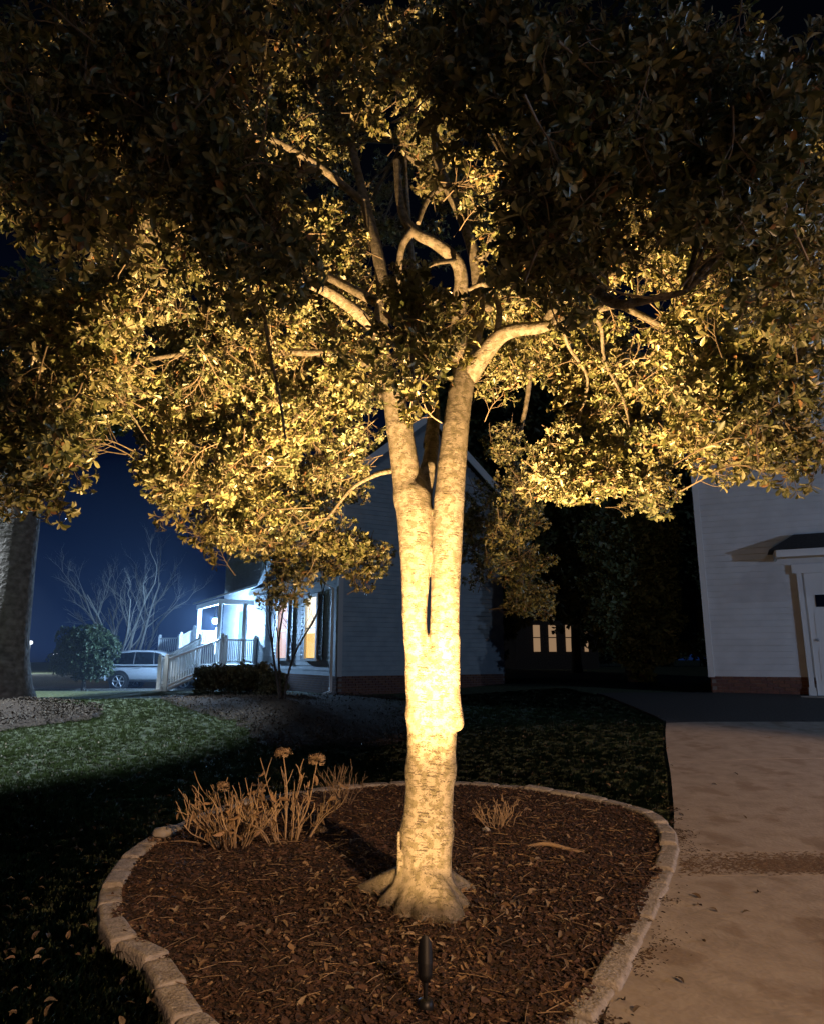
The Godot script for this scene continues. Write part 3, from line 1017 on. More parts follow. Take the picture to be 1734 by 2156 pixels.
func slab(d0: float, d1: float, up: float, x1 := 7.2) -> ArrayMesh:
	var s := Shape.new()
	var n := maxi(3, int((d1 - d0) / 0.18))
	var cols := 18
	var rows := []
	for j in n + 1:
		var d := lerpf(d0, d1, float(j) / n)
		var row := []
		for i in cols + 1:
			var x := lerpf(drive_x(d), x1, pow(float(i) / cols, 1.3))
			row.append(s.vert(Vector3(x, gh(x, -d) + up, -d)))
		rows.append(row)
	for j in n:
		for i in cols:
			s.quad(rows[j][i], rows[j + 1][i], rows[j + 1][i + 1], rows[j][i + 1])
	s.smooth()
	if s.n[0].y < 0.0:
		for i in range(0, s.f.size(), 3):
			var t2 := s.f[i]; s.f[i] = s.f[i + 1]; s.f[i + 1] = t2
		s.smooth()
	# skirt down the left edge and the ends
	for j in n:
		var a: Vector3 = s.v[rows[j][0]]
		var b: Vector3 = s.v[rows[j + 1][0]]
		s.flat([a, a - Vector3(0, 0.1, 0), b - Vector3(0, 0.1, 0), b])
	for j in [0, n]:
		for i in cols:
			var a: Vector3 = s.v[rows[j][i]]
			var b: Vector3 = s.v[rows[j][i + 1]]
			var q := [a, b, b - Vector3(0, 0.1, 0), a - Vector3(0, 0.1, 0)]
			if j == 0: q.reverse()
			s.flat(q)
	return s.made()

func build_ground() -> void:
	make_drive_edge()
	var xs := []
	var zs := []
	var x := -150.0
	while x <= 150.0:
		xs.append(x)
		x += 0.5 if absf(x) < 16.0 else (2.0 if absf(x) < 40.0 else 12.0)
	var z := 60.0
	while z >= -220.0:
		zs.append(z)
		z -= 0.5 if z < 2.0 and z > -32.0 else (3.0 if z > -60.0 else 16.0)
	var s := Shape.new()
	var idx := []
	for zz in zs:
		var row := []
		for xx in xs:
			row.append(s.vert(Vector3(xx, gh(xx, zz) + 0.008 * wobble.get_noise_2d(xx * 30.0, zz * 30.0), zz)))
		idx.append(row)
	for j in zs.size() - 1:
		for i in xs.size() - 1:
			s.quad(idx[j][i], idx[j + 1][i], idx[j + 1][i + 1], idx[j][i + 1])
	s.smooth()
	structure("lawn", s.made(), M.lawn)
	var dr := Node3D.new()
	dr.name = "driveway"
	add_child(dr)
	dr.set_meta("kind", "structure")
	var near := -gp(1500, 1856).z
	var far := -gp(1500, 1806).z
	var joint := -gp(1500, 1608).z
	var last := -gp(1500, 1524).z
	put("slab", slab(-6.0, 1.2, 0.03), M.concrete, dr)
	put("slab", slab(1.212, near, 0.03), M.concrete, dr)
	put("slab", slab(near + 0.008, far, 0.03), M.concrete, dr)
	put("slab", slab(far + 0.008, joint, 0.03), M.concrete, dr)
	put("slab", slab(joint + 0.008, last, 0.03), M.concrete, dr)
	put("apron", slab(last + 0.008, 14.6, 0.03, 9.5), M.asphalt, dr)
	var r := RandomNumberGenerator.new()
	r.seed = 5
	# soil and needles that have washed into a band across the drive
	var soil := []
	var soil_cols := []
	var crumb := bark_chip()
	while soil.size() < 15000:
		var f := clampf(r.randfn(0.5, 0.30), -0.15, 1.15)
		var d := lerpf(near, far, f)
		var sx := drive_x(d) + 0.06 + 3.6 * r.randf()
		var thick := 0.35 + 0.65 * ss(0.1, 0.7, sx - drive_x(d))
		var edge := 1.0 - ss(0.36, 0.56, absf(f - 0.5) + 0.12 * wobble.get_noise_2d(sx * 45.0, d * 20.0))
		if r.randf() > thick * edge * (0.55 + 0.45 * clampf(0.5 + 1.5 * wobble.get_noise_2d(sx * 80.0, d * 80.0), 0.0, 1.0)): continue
		var l := r.randf_range(0.008, 0.024) * (1.8 if r.randf() < 0.03 else 1.0)
		var b := Basis.from_euler(Vector3(r.randf_range(-0.15, 0.15), r.randf() * TAU, r.randf_range(-0.15, 0.15))) * Basis.from_scale(Vector3(l, l * 0.25, l * r.randf_range(0.5, 1.6)))
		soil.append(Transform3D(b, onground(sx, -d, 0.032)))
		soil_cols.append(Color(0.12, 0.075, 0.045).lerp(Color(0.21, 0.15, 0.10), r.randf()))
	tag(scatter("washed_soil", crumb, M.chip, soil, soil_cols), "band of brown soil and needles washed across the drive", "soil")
	# grass
	var tuft := Shape.new(); tuft.colored = true
	for k in 11:
		var a := r.randf() * TAU
		var lean := r.randf_range(0.1, 0.8)
		var h := r.randf_range(0.5, 1.0)
		var root := Vector3(r.randf_range(-0.4, 0.4), 0, r.randf_range(-0.4, 0.4))
		var dir := Vector3(cos(a), 0, sin(a))
		var side := Vector3(-sin(a), 0, cos(a)) * 0.05
		var tip := root + dir * lean * h * 0.8 + Vector3(0, h, 0)
		var half := root.lerp(tip, 0.55) + Vector3(0, 0.08, 0)
		var c := Color(0.055, 0.085, 0.026).lerp(Color(0.16, 0.14, 0.07), pow(r.randf(), 2.0))
		var i0 := tuft.vert(root - side, dir, c)
		var i1 := tuft.vert(root + side, dir, c)
		var i2 := tuft.vert(half - side * 0.8, dir, c)
		var i3 := tuft.vert(half + side * 0.8, dir, c)
		var i4 := tuft.vert(tip, dir, c)
		tuft.quad(i0, i2, i3, i1)
		tuft.tri(i2, i4, i3)
	var where := []
	var cols := []
	var tries := 0
	while where.size() < 42000 and tries < 200000:
		tries += 1
		var d := 2.4 + 15.0 * pow(r.randf(), 1.5)
		var xx := r.randf_range(-0.62, 0.62) * (d + 1.5)
		if xx > drive_x(d) - 0.05: continue
		var p := Vector2(xx, -d)
		if d < 8.0 and in_ring(p): continue
		if in_ring(p + (Vector2(0.05, -5.0) - p).normalized() * 0.1): continue
		var h := r.randf_range(0.025, 0.055)
		var b := Basis(Vector3.UP, r.randf() * TAU).scaled(Vector3(h * 1.5, h, h * 1.5))
		where.append(Transform3D(b, onground(xx, -d, -0.004)))
		var k := 0.8 + 0.5 * clampf(0.5 + wobble.get_noise_2d(xx * 25.0, d * 25.0) * 1.2, 0.0, 1.0)
		cols.append(Color(k, k, k))
	tag(scatter("grass", tuft.made(), M.grass_blade, where, cols), "short dormant lawn grass round the bed and towards the houses", "grass")
	# fallen leaves on lawn and drive
	where = []; cols = []
	var dead := Shape.new(); dead.colored = true
	add_leaf(dead, Vector3(-0.5, 0, 0), Vector3.RIGHT, Vector3.UP, 1.0, Color.WHITE, 0.3, 0.2)
	while where.size() < 900:
		var d := 2.4 + 9.0 * pow(r.randf(), 1.3)
		var xx := r.randf_range(-0.62, 0.62) * (d + 1.0)
		var on_drive := xx > drive_x(d)
		if on_drive and r.randf() > 0.04 + 0.7 * exp(-(xx - drive_x(d)) * 9.0): continue
		if d < 8.0 and in_ring(Vector2(xx, -d)): continue
		var l := r.randf_range(0.035, 0.06)
		var b := Basis.from_euler(Vector3(r.randf_range(-0.4, 0.4), r.randf() * TAU, r.randf_range(-0.3, 0.3))).scaled(Vector3.ONE * l)
		where.append(Transform3D(b, onground(xx, -d, 0.042 if on_drive else 0.03)))
		cols.append(Color(0.16, 0.10, 0.055).lerp(Color(0.24, 0.19, 0.13), r.randf()) * r.randf_range(0.25, 1.0))
	tag(scatter("fallen_leaves", dead.made(), M.dry_leaf, where, cols), "dead leaves lying on the lawn and along the drive's edge", "leaves")
	# dirt washed along the edge of the drive
	where = []; cols = []
	var peb := bark_chip()
	while where.size() < 1300:
		var d := r.randf_range(2.5, 6.4)
		var off := absf(r.randfn(0.0, 0.11))
		var xx := drive_x(d) + off - 0.03
		if r.randf() > 0.02 + 0.98 * clampf(-0.1 + 3.0 * wobble.get_noise_2d(xx * 70.0, d * 70.0), 0.0, 1.0): continue
		var l := r.randf_range(0.004, 0.016) * (2.0 if r.randf() < 0.06 else 1.0)
		var b := Basis.from_euler(Vector3(r.randf_range(-0.3, 0.3), r.randf() * TAU, r.randf_range(-0.3, 0.3))) * Basis.from_scale(Vector3(l, l * 0.5, l * r.randf_range(0.4, 1.4)))
		where.append(Transform3D(b, onground(xx, -d, 0.033)))
		cols.append(Color(0.10, 0.062, 0.036).lerp(Color(0.035, 0.022, 0.015), r.randf()))
	tag(scatter("dirt", peb, M.chip, where, cols), "crumbs of dirt and bark washed along the drive's edge", "dirt")


func bark_chip() -> ArrayMesh:
	var chip := Shape.new(); chip.colored = true
	var top := [Vector3(-0.5, 0.08, -0.16), Vector3(-0.35, 0.11, 0.2), Vector3(0.1, 0.09, 0.24), Vector3(0.5, 0.06, 0.1), Vector3(0.42, 0.08, -0.18), Vector3(0.0, 0.12, -0.23)]
	var fan := top.duplicate()
	fan.reverse()
	chip.flat(top); 
	if chip.n[0].y < 0.0:
		chip = Shape.new(); chip.colored = true
		chip.flat(fan)
	for i in 6:
		var a: Vector3 = top[i]
		var b: Vector3 = top[(i + 1) % 6]
		var quadp := [a, b, Vector3(b.x * 0.92, -0.08, b.z * 0.9), Vector3(a.x * 0.92, -0.08, a.z * 0.9)]
		var nn: Vector3 = -(quadp[1] - quadp[0]).cross(quadp[2] - quadp[0])
		if nn.dot(Vector3(a.x + b.x, 0, a.z + b.z)) < 0.0: quadp.reverse()
		chip.flat(quadp)
	return chip.made()
# ---------------------------------------------------------------- plants
func dry_plant(called: String, label: String, base: Vector3, height: float, stems: int, spread: float, heads: Array, seed_: int, thin := 1.0) -> void:
	var r := RandomNumberGenerator.new()
	r.seed = seed_
	var t := thing(called, label, "plant", base)
	for k in stems:
		var a := TAU * k / stems + r.randf_range(-0.4, 0.4)
		var out := spread * sqrt(r.randf_range(0.05, 1.0))
		var h := height * r.randf_range(0.5, 1.0) * (1.0 - 0.25 * out / maxf(spread, 0.01))
		var foot := Vector3(cos(a), 0, sin(a)) * out * 0.3
		var tip := Vector3(cos(a) * out, h, sin(a) * out)
		var mid := foot.lerp(tip, 0.5) + Vector3(r.randf_range(-0.03, 0.03), r.randf_range(-0.01, 0.04), r.randf_range(-0.03, 0.03))
		var s := Shape.new()
		var pts := curve([foot - Vector3(0, 0.03, 0), foot.lerp(mid, 0.5) + rnd_dir(r) * 0.02, mid + rnd_dir(r) * 0.02, mid.lerp(tip, 0.6) + rnd_dir(r) * 0.025, tip], 3)
		var rad := taper(0.0044 * thin, 0.0021 * thin, pts.size())
		for i in range(2, rad.size(), 3): rad[i] *= 1.35               # swollen nodes
		s.tube(pts, rad, 6)
		for b in r.randi_range(2, 6):
			var i := r.randi_range(3, pts.size() - 2)
			var d := (rnd_dir(r) + Vector3(0, 1.2, 0) + (tip - foot).normalized()).normalized()
			var l := r.randf_range(0.03, 0.16) * minf(height * 2.0, 1.0)
			s.tube([pts[i], pts[i] + d * l * 0.5 + rnd_dir(r) * 0.006, pts[i] + d * l], [0.004 * thin, 0.0032 * thin, 0.0026 * thin], 5)
		put("stem", s.made(), M.dry_stem, t)
		if thin > 0.8 and r.randf() < 0.6:                          # withered leaves still hanging on
			var wl := Shape.new(); wl.colored = true
			for e in r.randi_range(2, 5):
				var q: Vector3 = pts[r.randi_range(4, pts.size() - 1)]
				add_leaf(wl, q, (rnd_dir(r) + Vector3(0, -0.8, 0)).normalized(), rnd_dir(r), r.randf_range(0.03, 0.07), Color(0.19, 0.12, 0.07) * r.randf_range(0.5, 1.2), 0.4, 0.5)
			put("withered_leaves", wl.made(), M.dry_leaf, t)
	for h in heads:
		var p: Vector3 = h[0]
		var s2 := Shape.new()
		var foot := Vector3(p.x * 0.3, 0, p.z * 0.3)
		s2.tube(curve([foot, foot.lerp(p, 0.55) + Vector3(0.02, 0.02, 0), p], 5), taper(0.0065, 0.0035, 11), 6)
		put("stem", s2.made(), M.dry_stem, t)
		var f := Shape.new(); f.colored = true
		var R: float = h[1]
		for k in 90:
			var d := rnd_dir(r)
			if d.y < -0.5: d.y = -d.y
			var q := p + Vector3(d.x * R, d.y * R * 0.6 + R * 0.2, d.z * R) * r.randf_range(0.55, 1.15)
			for e in 4:
				var g := d.cross(Vector3(0.3, 0.8, 0.5)).normalized().rotated(d, e * PI / 2 + r.randf() * 0.4)
				add_leaf(f, q, (g + d * 0.25).normalized(), d, r.randf_range(0.012, 0.019), Color(0.30, 0.22, 0.15).lerp(Color(0.14, 0.09, 0.06), r.randf()), 0.2, -0.2)
		put("flower_head", f.made(), M.dry_leaf, t)

func bare_tree(called: String, label: String, base: Vector3, height: float, stems: int, spread: float, m: Material, seed_: int, r0: float, depth := 3) -> void:
	var r := RandomNumberGenerator.new()
	r.seed = seed_
	var t := thing(called, label, "tree", base)
	for k in stems:
		var a := TAU * k / stems + r.randf_range(-0.5, 0.5)
		var out := Vector3(cos(a), 0, sin(a)) * spread
		var tip := out * r.randf_range(0.5, 1.0) + Vector3(0, height * r.randf_range(0.75, 1.0), 0)
		var s := Shape.new()
		grow(s, Vector3(cos(a), 0, sin(a)) * r0 * 1.2 - Vector3(0, 0.05, 0), tip, r0, depth, r)
		put("trunk", s.made(), m, t)

func grow(s: Shape, a: Vector3, b: Vector3, rad: float, depth: int, r: RandomNumberGenerator) -> void:
	var l := (b - a).length()
	var pts := curve([a, a.lerp(b, 0.35) + rnd_dir(r) * l * 0.05, a.lerp(b, 0.7) + rnd_dir(r) * l * 0.06, b], 4)
	s.tube(pts, taper(rad, rad * 0.3, pts.size()), 6 if depth > 1 else 4)
	if depth == 0: return
	for k in 5 + (2 if depth < 2 else 0):
		var i := r.randi_range(pts.size() / 3, pts.size() - 1)
		var d := ((b - a).normalized() + rnd_dir(r) * 0.75 + Vector3(0, 0.25, 0)).normalized()
		grow(s, pts[i], pts[i] + d * l * r.randf_range(0.3, 0.5), rad * (0.5 - 0.25 * i / pts.size()), depth - 1, r)

var far_spray := []
func leafy_tree(called: String, label: String, base: Vector3, trunk: float, height: float, middle: Vector3, radii: Vector3, n: int, scale: float, seed_: int, m: Material, group := "", tint := Color.WHITE) -> Node3D:
	var r := RandomNumberGenerator.new()
	r.seed = seed_
	var t := thing(called, label, "tree" if "tree" in called else "shrub", base, 0.0, group)
	var s := Shape.new()
	var prof := []
	var rad := []
	for k in 14:
		var f := k / 13.0
		prof.append(Vector3(0.02 * trunk * sin(k * 1.7), lerpf(-0.15, height, f), 0.02 * trunk * cos(k * 1.3)))
		rad.append(trunk * (1.0 + 0.55 * exp(-f * height / (trunk * 0.9)) - 0.25 * f))
	s.tube(prof, rad, 20)
	for i in s.v.size():
		var p := s.v[i]
		s.v[i] = p + s.n[i] * trunk * 0.10 * wobble.get_noise_3d(p.x * 20.0 / trunk, p.y * 4.0, p.z * 20.0 / trunk)
	put("trunk", s.made(), m, t)
	for k in 6:
		var d := (rnd_dir(r) + Vector3(0, 0.5, 0)).normalized()
		var s2 := Shape.new()
		s2.tube(curve([Vector3(0, height * 0.8, 0), Vector3(0, height * 0.8, 0).lerp(middle + d * radii * 0.6, 0.5) + rnd_dir(r) * 0.2, middle + d * radii * 0.7], 5), taper(trunk * 0.4, trunk * 0.06, 11), 7)
		put("limb", s2.made(), m, t)
	var where := []
	var tints := []
	for k in n:
		var d := rnd_dir(r)
		var q := pow(r.randf_range(0.08, 1.0), 0.45) * (0.85 + 0.4 * wobble.get_noise_3d(d.x * 60.0 + seed_, d.y * 60.0, d.z * 60.0))
		where.append(place_spray(middle + d * radii * q, (d + rnd_dir(r) * 0.7).normalized(), 0.34, scale * r.randf_range(0.7, 1.25), r))
		tints.append(leaf_tint(r) * tint)
	scatter("crown", far_spray[0], M.far_leaf, where, tints, t)
	return t

func patch(called: String, sight: Array, m: Material, up: float) -> void:
	var pts := []
	var mid := Vector2.ZERO
	for q in sight:
		var p := gp(q[0], q[1])
		pts.append(Vector2(p.x, p.z))
		mid += pts[-1] / sight.size()
	var edge := []
	for i in pts.size():
		for k in 6:
			edge.append(pts[i].cubic_interpolate(pts[(i + 1) % pts.size()], pts[(i - 1 + pts.size()) % pts.size()], pts[(i + 2) % pts.size()], k / 6.0) + Vector2(wobble.get_noise_2d(i * 90.0, k * 77.0), wobble.get_noise_2d(k * 90.0, i * 77.0)) * 0.25)
	var s := Shape.new()
	var rows := []
	for j in 9:
		var row := []
		for q in edge:
			var p: Vector2 = mid.lerp(q, j / 8.0)
			row.append(s.vert(Vector3(p.x, gh(p.x, p.y) + up * (1.0 - 0.9 * pow(j / 8.0, 3.0)) + 0.012 * (1.0 - j / 8.0) * wobble.get_noise_2d(p.x * 60.0, p.y * 60.0) + 0.004, p.y)))
		rows.append(row)
	for j in 8:
		for i in edge.size():
			var k := (i + 1) % edge.size()
			s.quad(rows[j][i], rows[j][k], rows[j + 1][k], rows[j + 1][i])
	s.smooth()
	if s.n[rows[2][0]].y < 0.0:
		for i in range(0, s.f.size(), 3):
			var t2 := s.f[i]; s.f[i] = s.f[i + 1]; s.f[i + 1] = t2
		s.smooth()
	structure(called, s.made(), m)
	# dead leaves and tufts on it
	var r := RandomNumberGenerator.new()
	r.seed = int(sight[0][0]) + 77
	var dead := Shape.new(); dead.colored = true
	add_leaf(dead, Vector3(-0.5, 0, 0), Vector3.RIGHT, Vector3.UP, 1.0, Color.WHITE, 0.35, 0.25)
	var where := []
	var cols := []
	for k in 1800:
		var i := r.randi() % edge.size()
		var p: Vector2 = mid.lerp(edge[i].lerp(edge[(i + 1) % edge.size()], r.randf()), sqrt(r.randf()))
		var b := Basis.from_euler(Vector3(r.randf_range(-0.6, 0.6), r.randf() * TAU, r.randf_range(-0.5, 0.5))).scaled(Vector3.ONE * r.randf_range(0.04, 0.08))
		where.append(Transform3D(b, onground(p.x, p.y, up + 0.02)))
		cols.append(Color(0.035, 0.024, 0.017).lerp(Color(0.10, 0.07, 0.045), pow(r.randf(), 1.6)))
	tag(scatter("dead_leaves", dead.made(), M.dry_leaf, where, cols), "brown dead leaves covering the bed " + ("by the big trunk" if sight[0][0] < 0 else "in front of the grey house"), "leaves")

# ---------------------------------------------------------------- houses
func wall_boards(parent: Node3D, a: Vector3, dir: Vector3, out: Vector3, length: float, y0: float, y1: float, rise: float, step: float, m: Material) -> void:
	# lapped boards; rise > 0 makes a gable of that height over y1
	var core := Shape.new()
	var pts := [a + Vector3(0, y0 - a.y, 0), a + Vector3(0, y1 - a.y, 0)]
	if rise > 0.0: pts.append(a + dir * length * 0.5 + Vector3(0, y1 + rise - a.y, 0))
	pts.append(a + dir * length + Vector3(0, y1 - a.y, 0))
	pts.append(a + dir * length + Vector3(0, y0 - a.y, 0))
	var front := pts.map(func(p): return p - out * 0.02)
	var back := pts.map(func(p): return p - out * 0.22)
	var nn: Vector3 = -(front[1] - front[0]).cross(front[2] - front[0])
	var ok := nn.dot(out) > 0.0
	var fr := front.duplicate()
	var bk := back.duplicate()
	if ok: bk.reverse()
	else: fr.reverse()
	core.flat(fr)
	core.flat(bk)
	for i in pts.size():
		var j := (i + 1) % pts.size()
		var q := [front[i], front[j], back[j], back[i]]
		if not ok: q.reverse()
		core.flat(q)
	put("wall", core.made(), M.mortar, parent)
	var board := boxmesh(Vector3(1.0, step * 1.12, 0.018))
	var y := y0
	while y < y1 + rise - step * 0.5:
		var l := length
		if y > y1: l = length * (1.0 - (y + step - y1) / rise)
		if l < 0.2: break
		var c := a + dir * length * 0.5
		c.y = y + step * 0.5
		var tilt := out.cross(dir).y
		var b := Basis(dir * l, Vector3.UP, dir.cross(Vector3.UP))
		var lean := Basis(dir, 0.11 if dir.cross(Vector3.UP).dot(out) < 0.0 else -0.11)
		put("clapboard", board, m, parent, Transform3D(lean * b, c))
		y += step

func bricks(parent: Node3D, a: Vector3, dir: Vector3, out: Vector3, length: float, y0: float, y1: float) -> void:
	var back := Shape.new()
	var mid := a + dir * length * 0.5
	var b := Basis(dir, Vector3.UP, dir.cross(Vector3.UP))
	put("footing", boxmesh(Vector3(length, y1 - y0 + 0.3, 0.18)), M.mortar, parent, Transform3D(b, Vector3(mid.x, (y0 + y1) * 0.5 - 0.15, mid.z) - out * 0.10))
	var bl := 0.205
	var bh := 0.0685
	var brick := boxmesh(Vector3(bl - 0.011, bh - 0.010, 0.03))
	var rows := int((y1 - y0) / bh)
	for j in rows:
		var x := -bl * 0.5 * (j % 2) + bl * 0.5
		while x < length - bl * 0.3:
			if x > bl * 0.3:
				var p := a + dir * x
				p.y = y1 - (j + 0.5) * bh
				put("brick", brick, M["brick_%d" % ((int(x * 37.0) + j * 5) % 3)], parent, Transform3D(b, p + out * 0.004))
			x += bl

func bar(parent: Node3D, called: String, a: Vector3, b: Vector3, w: float, h: float, m: Material) -> MeshInstance3D:
	var d := b - a
	return put(called, boxmesh(Vector3(d.length(), h, w)), m, parent, Transform3D(frame(d, Vector3.UP if absf(d.normalized().y) < 0.9 else Vector3.FORWARD), (a + b) * 0.5))

func lit_window(parent: Node3D, mid: Vector3, dir: Vector3, out: Vector3, w: float, h: float, upper: Material, lower: Material, shutters: bool) -> void:
	var b := Basis(dir, Vector3.UP, dir.cross(Vector3.UP))
	var win := Node3D.new()
	win.name = "window"
	parent.add_child(win, true)
	win.transform = Transform3D(b, mid)
	var zo := 1.0 if b.z.dot(out) > 0.0 else -1.0
	for e in [[-w * 0.5 - 0.05, 0, 0.1, h + 0.2], [w * 0.5 + 0.05, 0, 0.1, h + 0.2], [0, h * 0.5 + 0.05, w, 0.1], [0, -h * 0.5 - 0.06, w + 0.3, 0.07]]:
		put("frame" if e[1] > -0.1 else "sill", boxmesh(Vector3(e[2], e[3], 0.09 if e[1] > -0.1 else 0.14)), M.white_paint, win, Transform3D(Basis(), Vector3(e[0], e[1], zo * 0.045)))
	put("lit_blind", boxmesh(Vector3(w, h * 0.60, 0.006)), upper, win, Transform3D(Basis(), Vector3(0, h * 0.20, zo * 0.012)))
	put("lit_curtain", boxmesh(Vector3(w, h * 0.40, 0.006)), lower, win, Transform3D(Basis(), Vector3(0, -h * 0.30, zo * 0.010)))
	put("sash", boxmesh(Vector3(w, 0.045, 0.03)), M.white_paint, win, Transform3D(Basis(), Vector3(0, -0.02, zo * 0.045)))
	for k in 2:
		put("pane", boxmesh(Vector3(w, h * 0.5 - 0.03, 0.006)), M.pane, win, Transform3D(Basis(), Vector3(0, (0.25 if k else -0.25) * h, zo * (0.055 if k else 0.035))))
	if shutters:
		for k in [-1, 1]:
			var sh := put("shutter", boxmesh(Vector3(0.34, h + 0.1, 0.035)), M.shutter_paint, parent, Transform3D(b, mid + dir * (k * (w * 0.5 + 0.1 + 0.18)) + out * 0.03))
			for i in 14:
				put("slat", boxmesh(Vector3(0.26, 0.05, 0.012)), M.shutter_paint, sh, Transform3D(Basis(Vector3.RIGHT, 0.5), Vector3(0, (i - 6.5) * h / 14.5, zo * 0.022)))

func railing(label: String, a: Vector3, b: Vector3, height: float, n: int) -> void:   # between two newel feet
	var t := thing("porch_railing", label, "railing", a, 0.0, "white porch railings")
	var up := Vector3(0, height, 0)
	var d := b - a
	for p in [Vector3.ZERO, d]:
		var s := Shape.new()
		s.box(Vector3(-0.055, -0.3, -0.055), Vector3(0.055, height + 0.10, 0.055), Transform3D(Basis(), p))
		s.lathe([[0.05, height + 0.10], [0.065, height + 0.13], [0.05, height + 0.17], [0.0, height + 0.19]], 10, Transform3D(Basis(), p))
		put("newel", s.made(), M.white_paint, t)
	bar(t, "rail", up, d + up, 0.08, 0.06, M.white_paint)
	bar(t, "rail", Vector3(0, 0.12, 0), d + Vector3(0, 0.12, 0), 0.05, 0.05, M.white_paint)
	var bal := boxmesh(Vector3(0.036, height - 0.17, 0.036))
	for k in range(1, n):
		put("baluster", bal, M.white_paint, t, Transform3D(Basis(), d * (k / float(n)) + Vector3(0, 0.12 + (height - 0.12) * 0.5, 0)))

func build_left_house() -> void:
	var c := at(712, 1455, 19.2)
	c.y = gh(c.x, c.z)
	var A := Vector3(-0.494, 0, -0.87).normalized()
	var NA := Vector3(-A.z, 0, A.x)                                # outwards, to the left
	if NA.x > 0: NA = -NA
	var B := Vector3(0.87, 0, -0.494).normalized()
	var NB := Vector3(-0.494, 0, -0.87).normalized() * -1.0
	var g := 0.30
	var h := thing("grey_house", "grey two-storey clapboard house with two lit windows and brick base", "house", Vector3.ZERO)
	var LA := 12.5
	var LB := 5.6
	bricks(h, c, A, NA, 7.4, g, 0.86)
	bricks(h, c, B, NB, LB, g, 0.86)
	wall_boards(h, c, A, NA, LA, 0.86, 6.4, 0.0, 0.135, M.siding_blue)
	wall_boards(h, c, B, NB, LB, 0.86, 6.4, 2.3, 0.135, M.siding_blue)
	# back and far walls close the house
	wall_boards(h, c + B * LB, A, B, LA, 0.3, 6.4, 0.0, 0.6, M.siding_blue)
	wall_boards(h, c + A * LA, B, A, LB, 0.3, 6.4, 2.3, 0.6, M.siding_blue)
	put("corner_board", boxmesh(Vector3(0.14, 5.6, 0.14)), M.grey_trim, h, Transform3D(Basis(A, Vector3.UP, A.cross(Vector3.UP)), Vector3(c.x, 3.64, c.z) + (NA + NB) * 0.0))
	# roof
	for k in 2:
		var eave := c - B * 0.35 if k == 0 else c + B * (LB + 0.35)
		var ridge := c + B * LB * 0.5
		var s := Shape.new()
		var drop := 0.30
		var p := [Vector3(eave.x, 6.4 - drop, eave.z) - A * 0.35, Vector3(ridge.x, 8.75, ridge.z) - A * 0.35, Vector3(ridge.x, 8.75, ridge.z) + A * (LA + 0.35), Vector3(eave.x, 6.4 - drop, eave.z) + A * (LA + 0.35)]
		var q := p.map(func(v): return v + Vector3(0, 0.12, 0))
		if k == 0: p.reverse()
		else: q.reverse()
		s.flat(p); s.flat(q)
		put("roof", s.made(), M.shingle, h)
		bar(h, "rake_board", Vector3(eave.x, 6.42 - drop, eave.z) - A * 0.33, Vector3(ridge.x, 8.76, ridge.z) - A * 0.33, 0.04, 0.22, M.white_paint)
	# skirt roof and its pale fascia over the lower windows
	var y := 3.62
	var f0 := c + NA * 0.55
	bar(h, "fascia", Vector3(f0.x, y, f0.z), Vector3(f0.x, y, f0.z) + A * 6.9, 0.03, 0.16, M.white_paint)
	var sk := Shape.new()
	var k0 := Vector3(c.x, 4.05, c.z) + NA * 0.03
	sk.flat([Vector3(f0.x, y + 0.09, f0.z) + NA * 0.05, k0, k0 + A * 6.9, Vector3(f0.x, y + 0.09, f0.z) + NA * 0.05 + A * 6.9])
	sk.flat([Vector3(f0.x, y - 0.03, f0.z) + A * 6.9, Vector3(c.x, y - 0.03, c.z) + NA * 0.03 + A * 6.9, Vector3(c.x, y - 0.03, c.z) + NA * 0.03, Vector3(f0.x, y - 0.03, f0.z)])
	put("skirt_roof", sk.made(), M.shingle, h)
	# downspout
	var ds := Shape.new()
	var d0 := c + A * 0.30 + NA * 0.09
	ds.tube([Vector3(f0.x, 3.5, f0.z) + A * 0.3, Vector3(d0.x, 3.25, d0.z), Vector3(d0.x, 1.0, d0.z), Vector3(d0.x, 0.45, d0.z), Vector3(d0.x, 0.36, d0.z) + NA * 0.25], [0.045, 0.045, 0.045, 0.045, 0.045], 8)
	put("downspout", ds.made(), M.white_paint, h)
	lit_window(h, Vector3(c.x, 2.24, c.z) + A * 1.95 + NA * 0.012, A, NA, 0.86, 1.78, M.window_white, M.window_yellow, true)
	lit_window(h, Vector3(c.x, 2.24, c.z) + A * 4.5 + NA * 0.012, A, NA, 0.95, 1.78, M.window_pink, M.window_pink, true)
	# entrance porch
	var po := thing("entrance_porch", "raised entrance porch with roof and white posts beside the grey house", "porch")
	var pc := func(s, o, yy): return Vector3(c.x, yy, c.z) + A * s + NA * o
	for k in 12:
		var o: float = 0.05 + k * 0.14
		bar(po, "deck_board", pc.call(7.4, o + 0.06, 1.08), pc.call(11.4, o + 0.06, 1.08), 0.13, 0.04, M.deck_board)
	bar(po, "skirt", pc.call(7.42, 0.1, 0.75), pc.call(7.42, 1.65, 0.75), 0.04, 0.55, M.white_paint)
	for q in [[7.95, 1.3], [11.2, 1.3]]:
		bar(po, "post", pc.call(q[0], q[1], 1.1), pc.call(q[0], q[1], 3.3), 0.13, 0.13, M.white_paint)
	bar(po, "post", pc.call(7.5, 0.5, 1.1), pc.call(7.5, 0.5, 3.3), 0.13, 0.13, M.white_paint)
	bar(po, "beam", pc.call(7.88, 1.32, 3.38), pc.call(11.5, 1.32, 3.38), 0.14, 0.18, M.white_paint)
	bar(po, "beam", pc.call(7.95, 0.05, 3.38), pc.call(7.95, 1.24, 3.38), 0.10, 0.18, M.white_paint)
	var rf := Shape.new()
	var ra: Vector3 = pc.call(7.8, 1.5, 3.5)
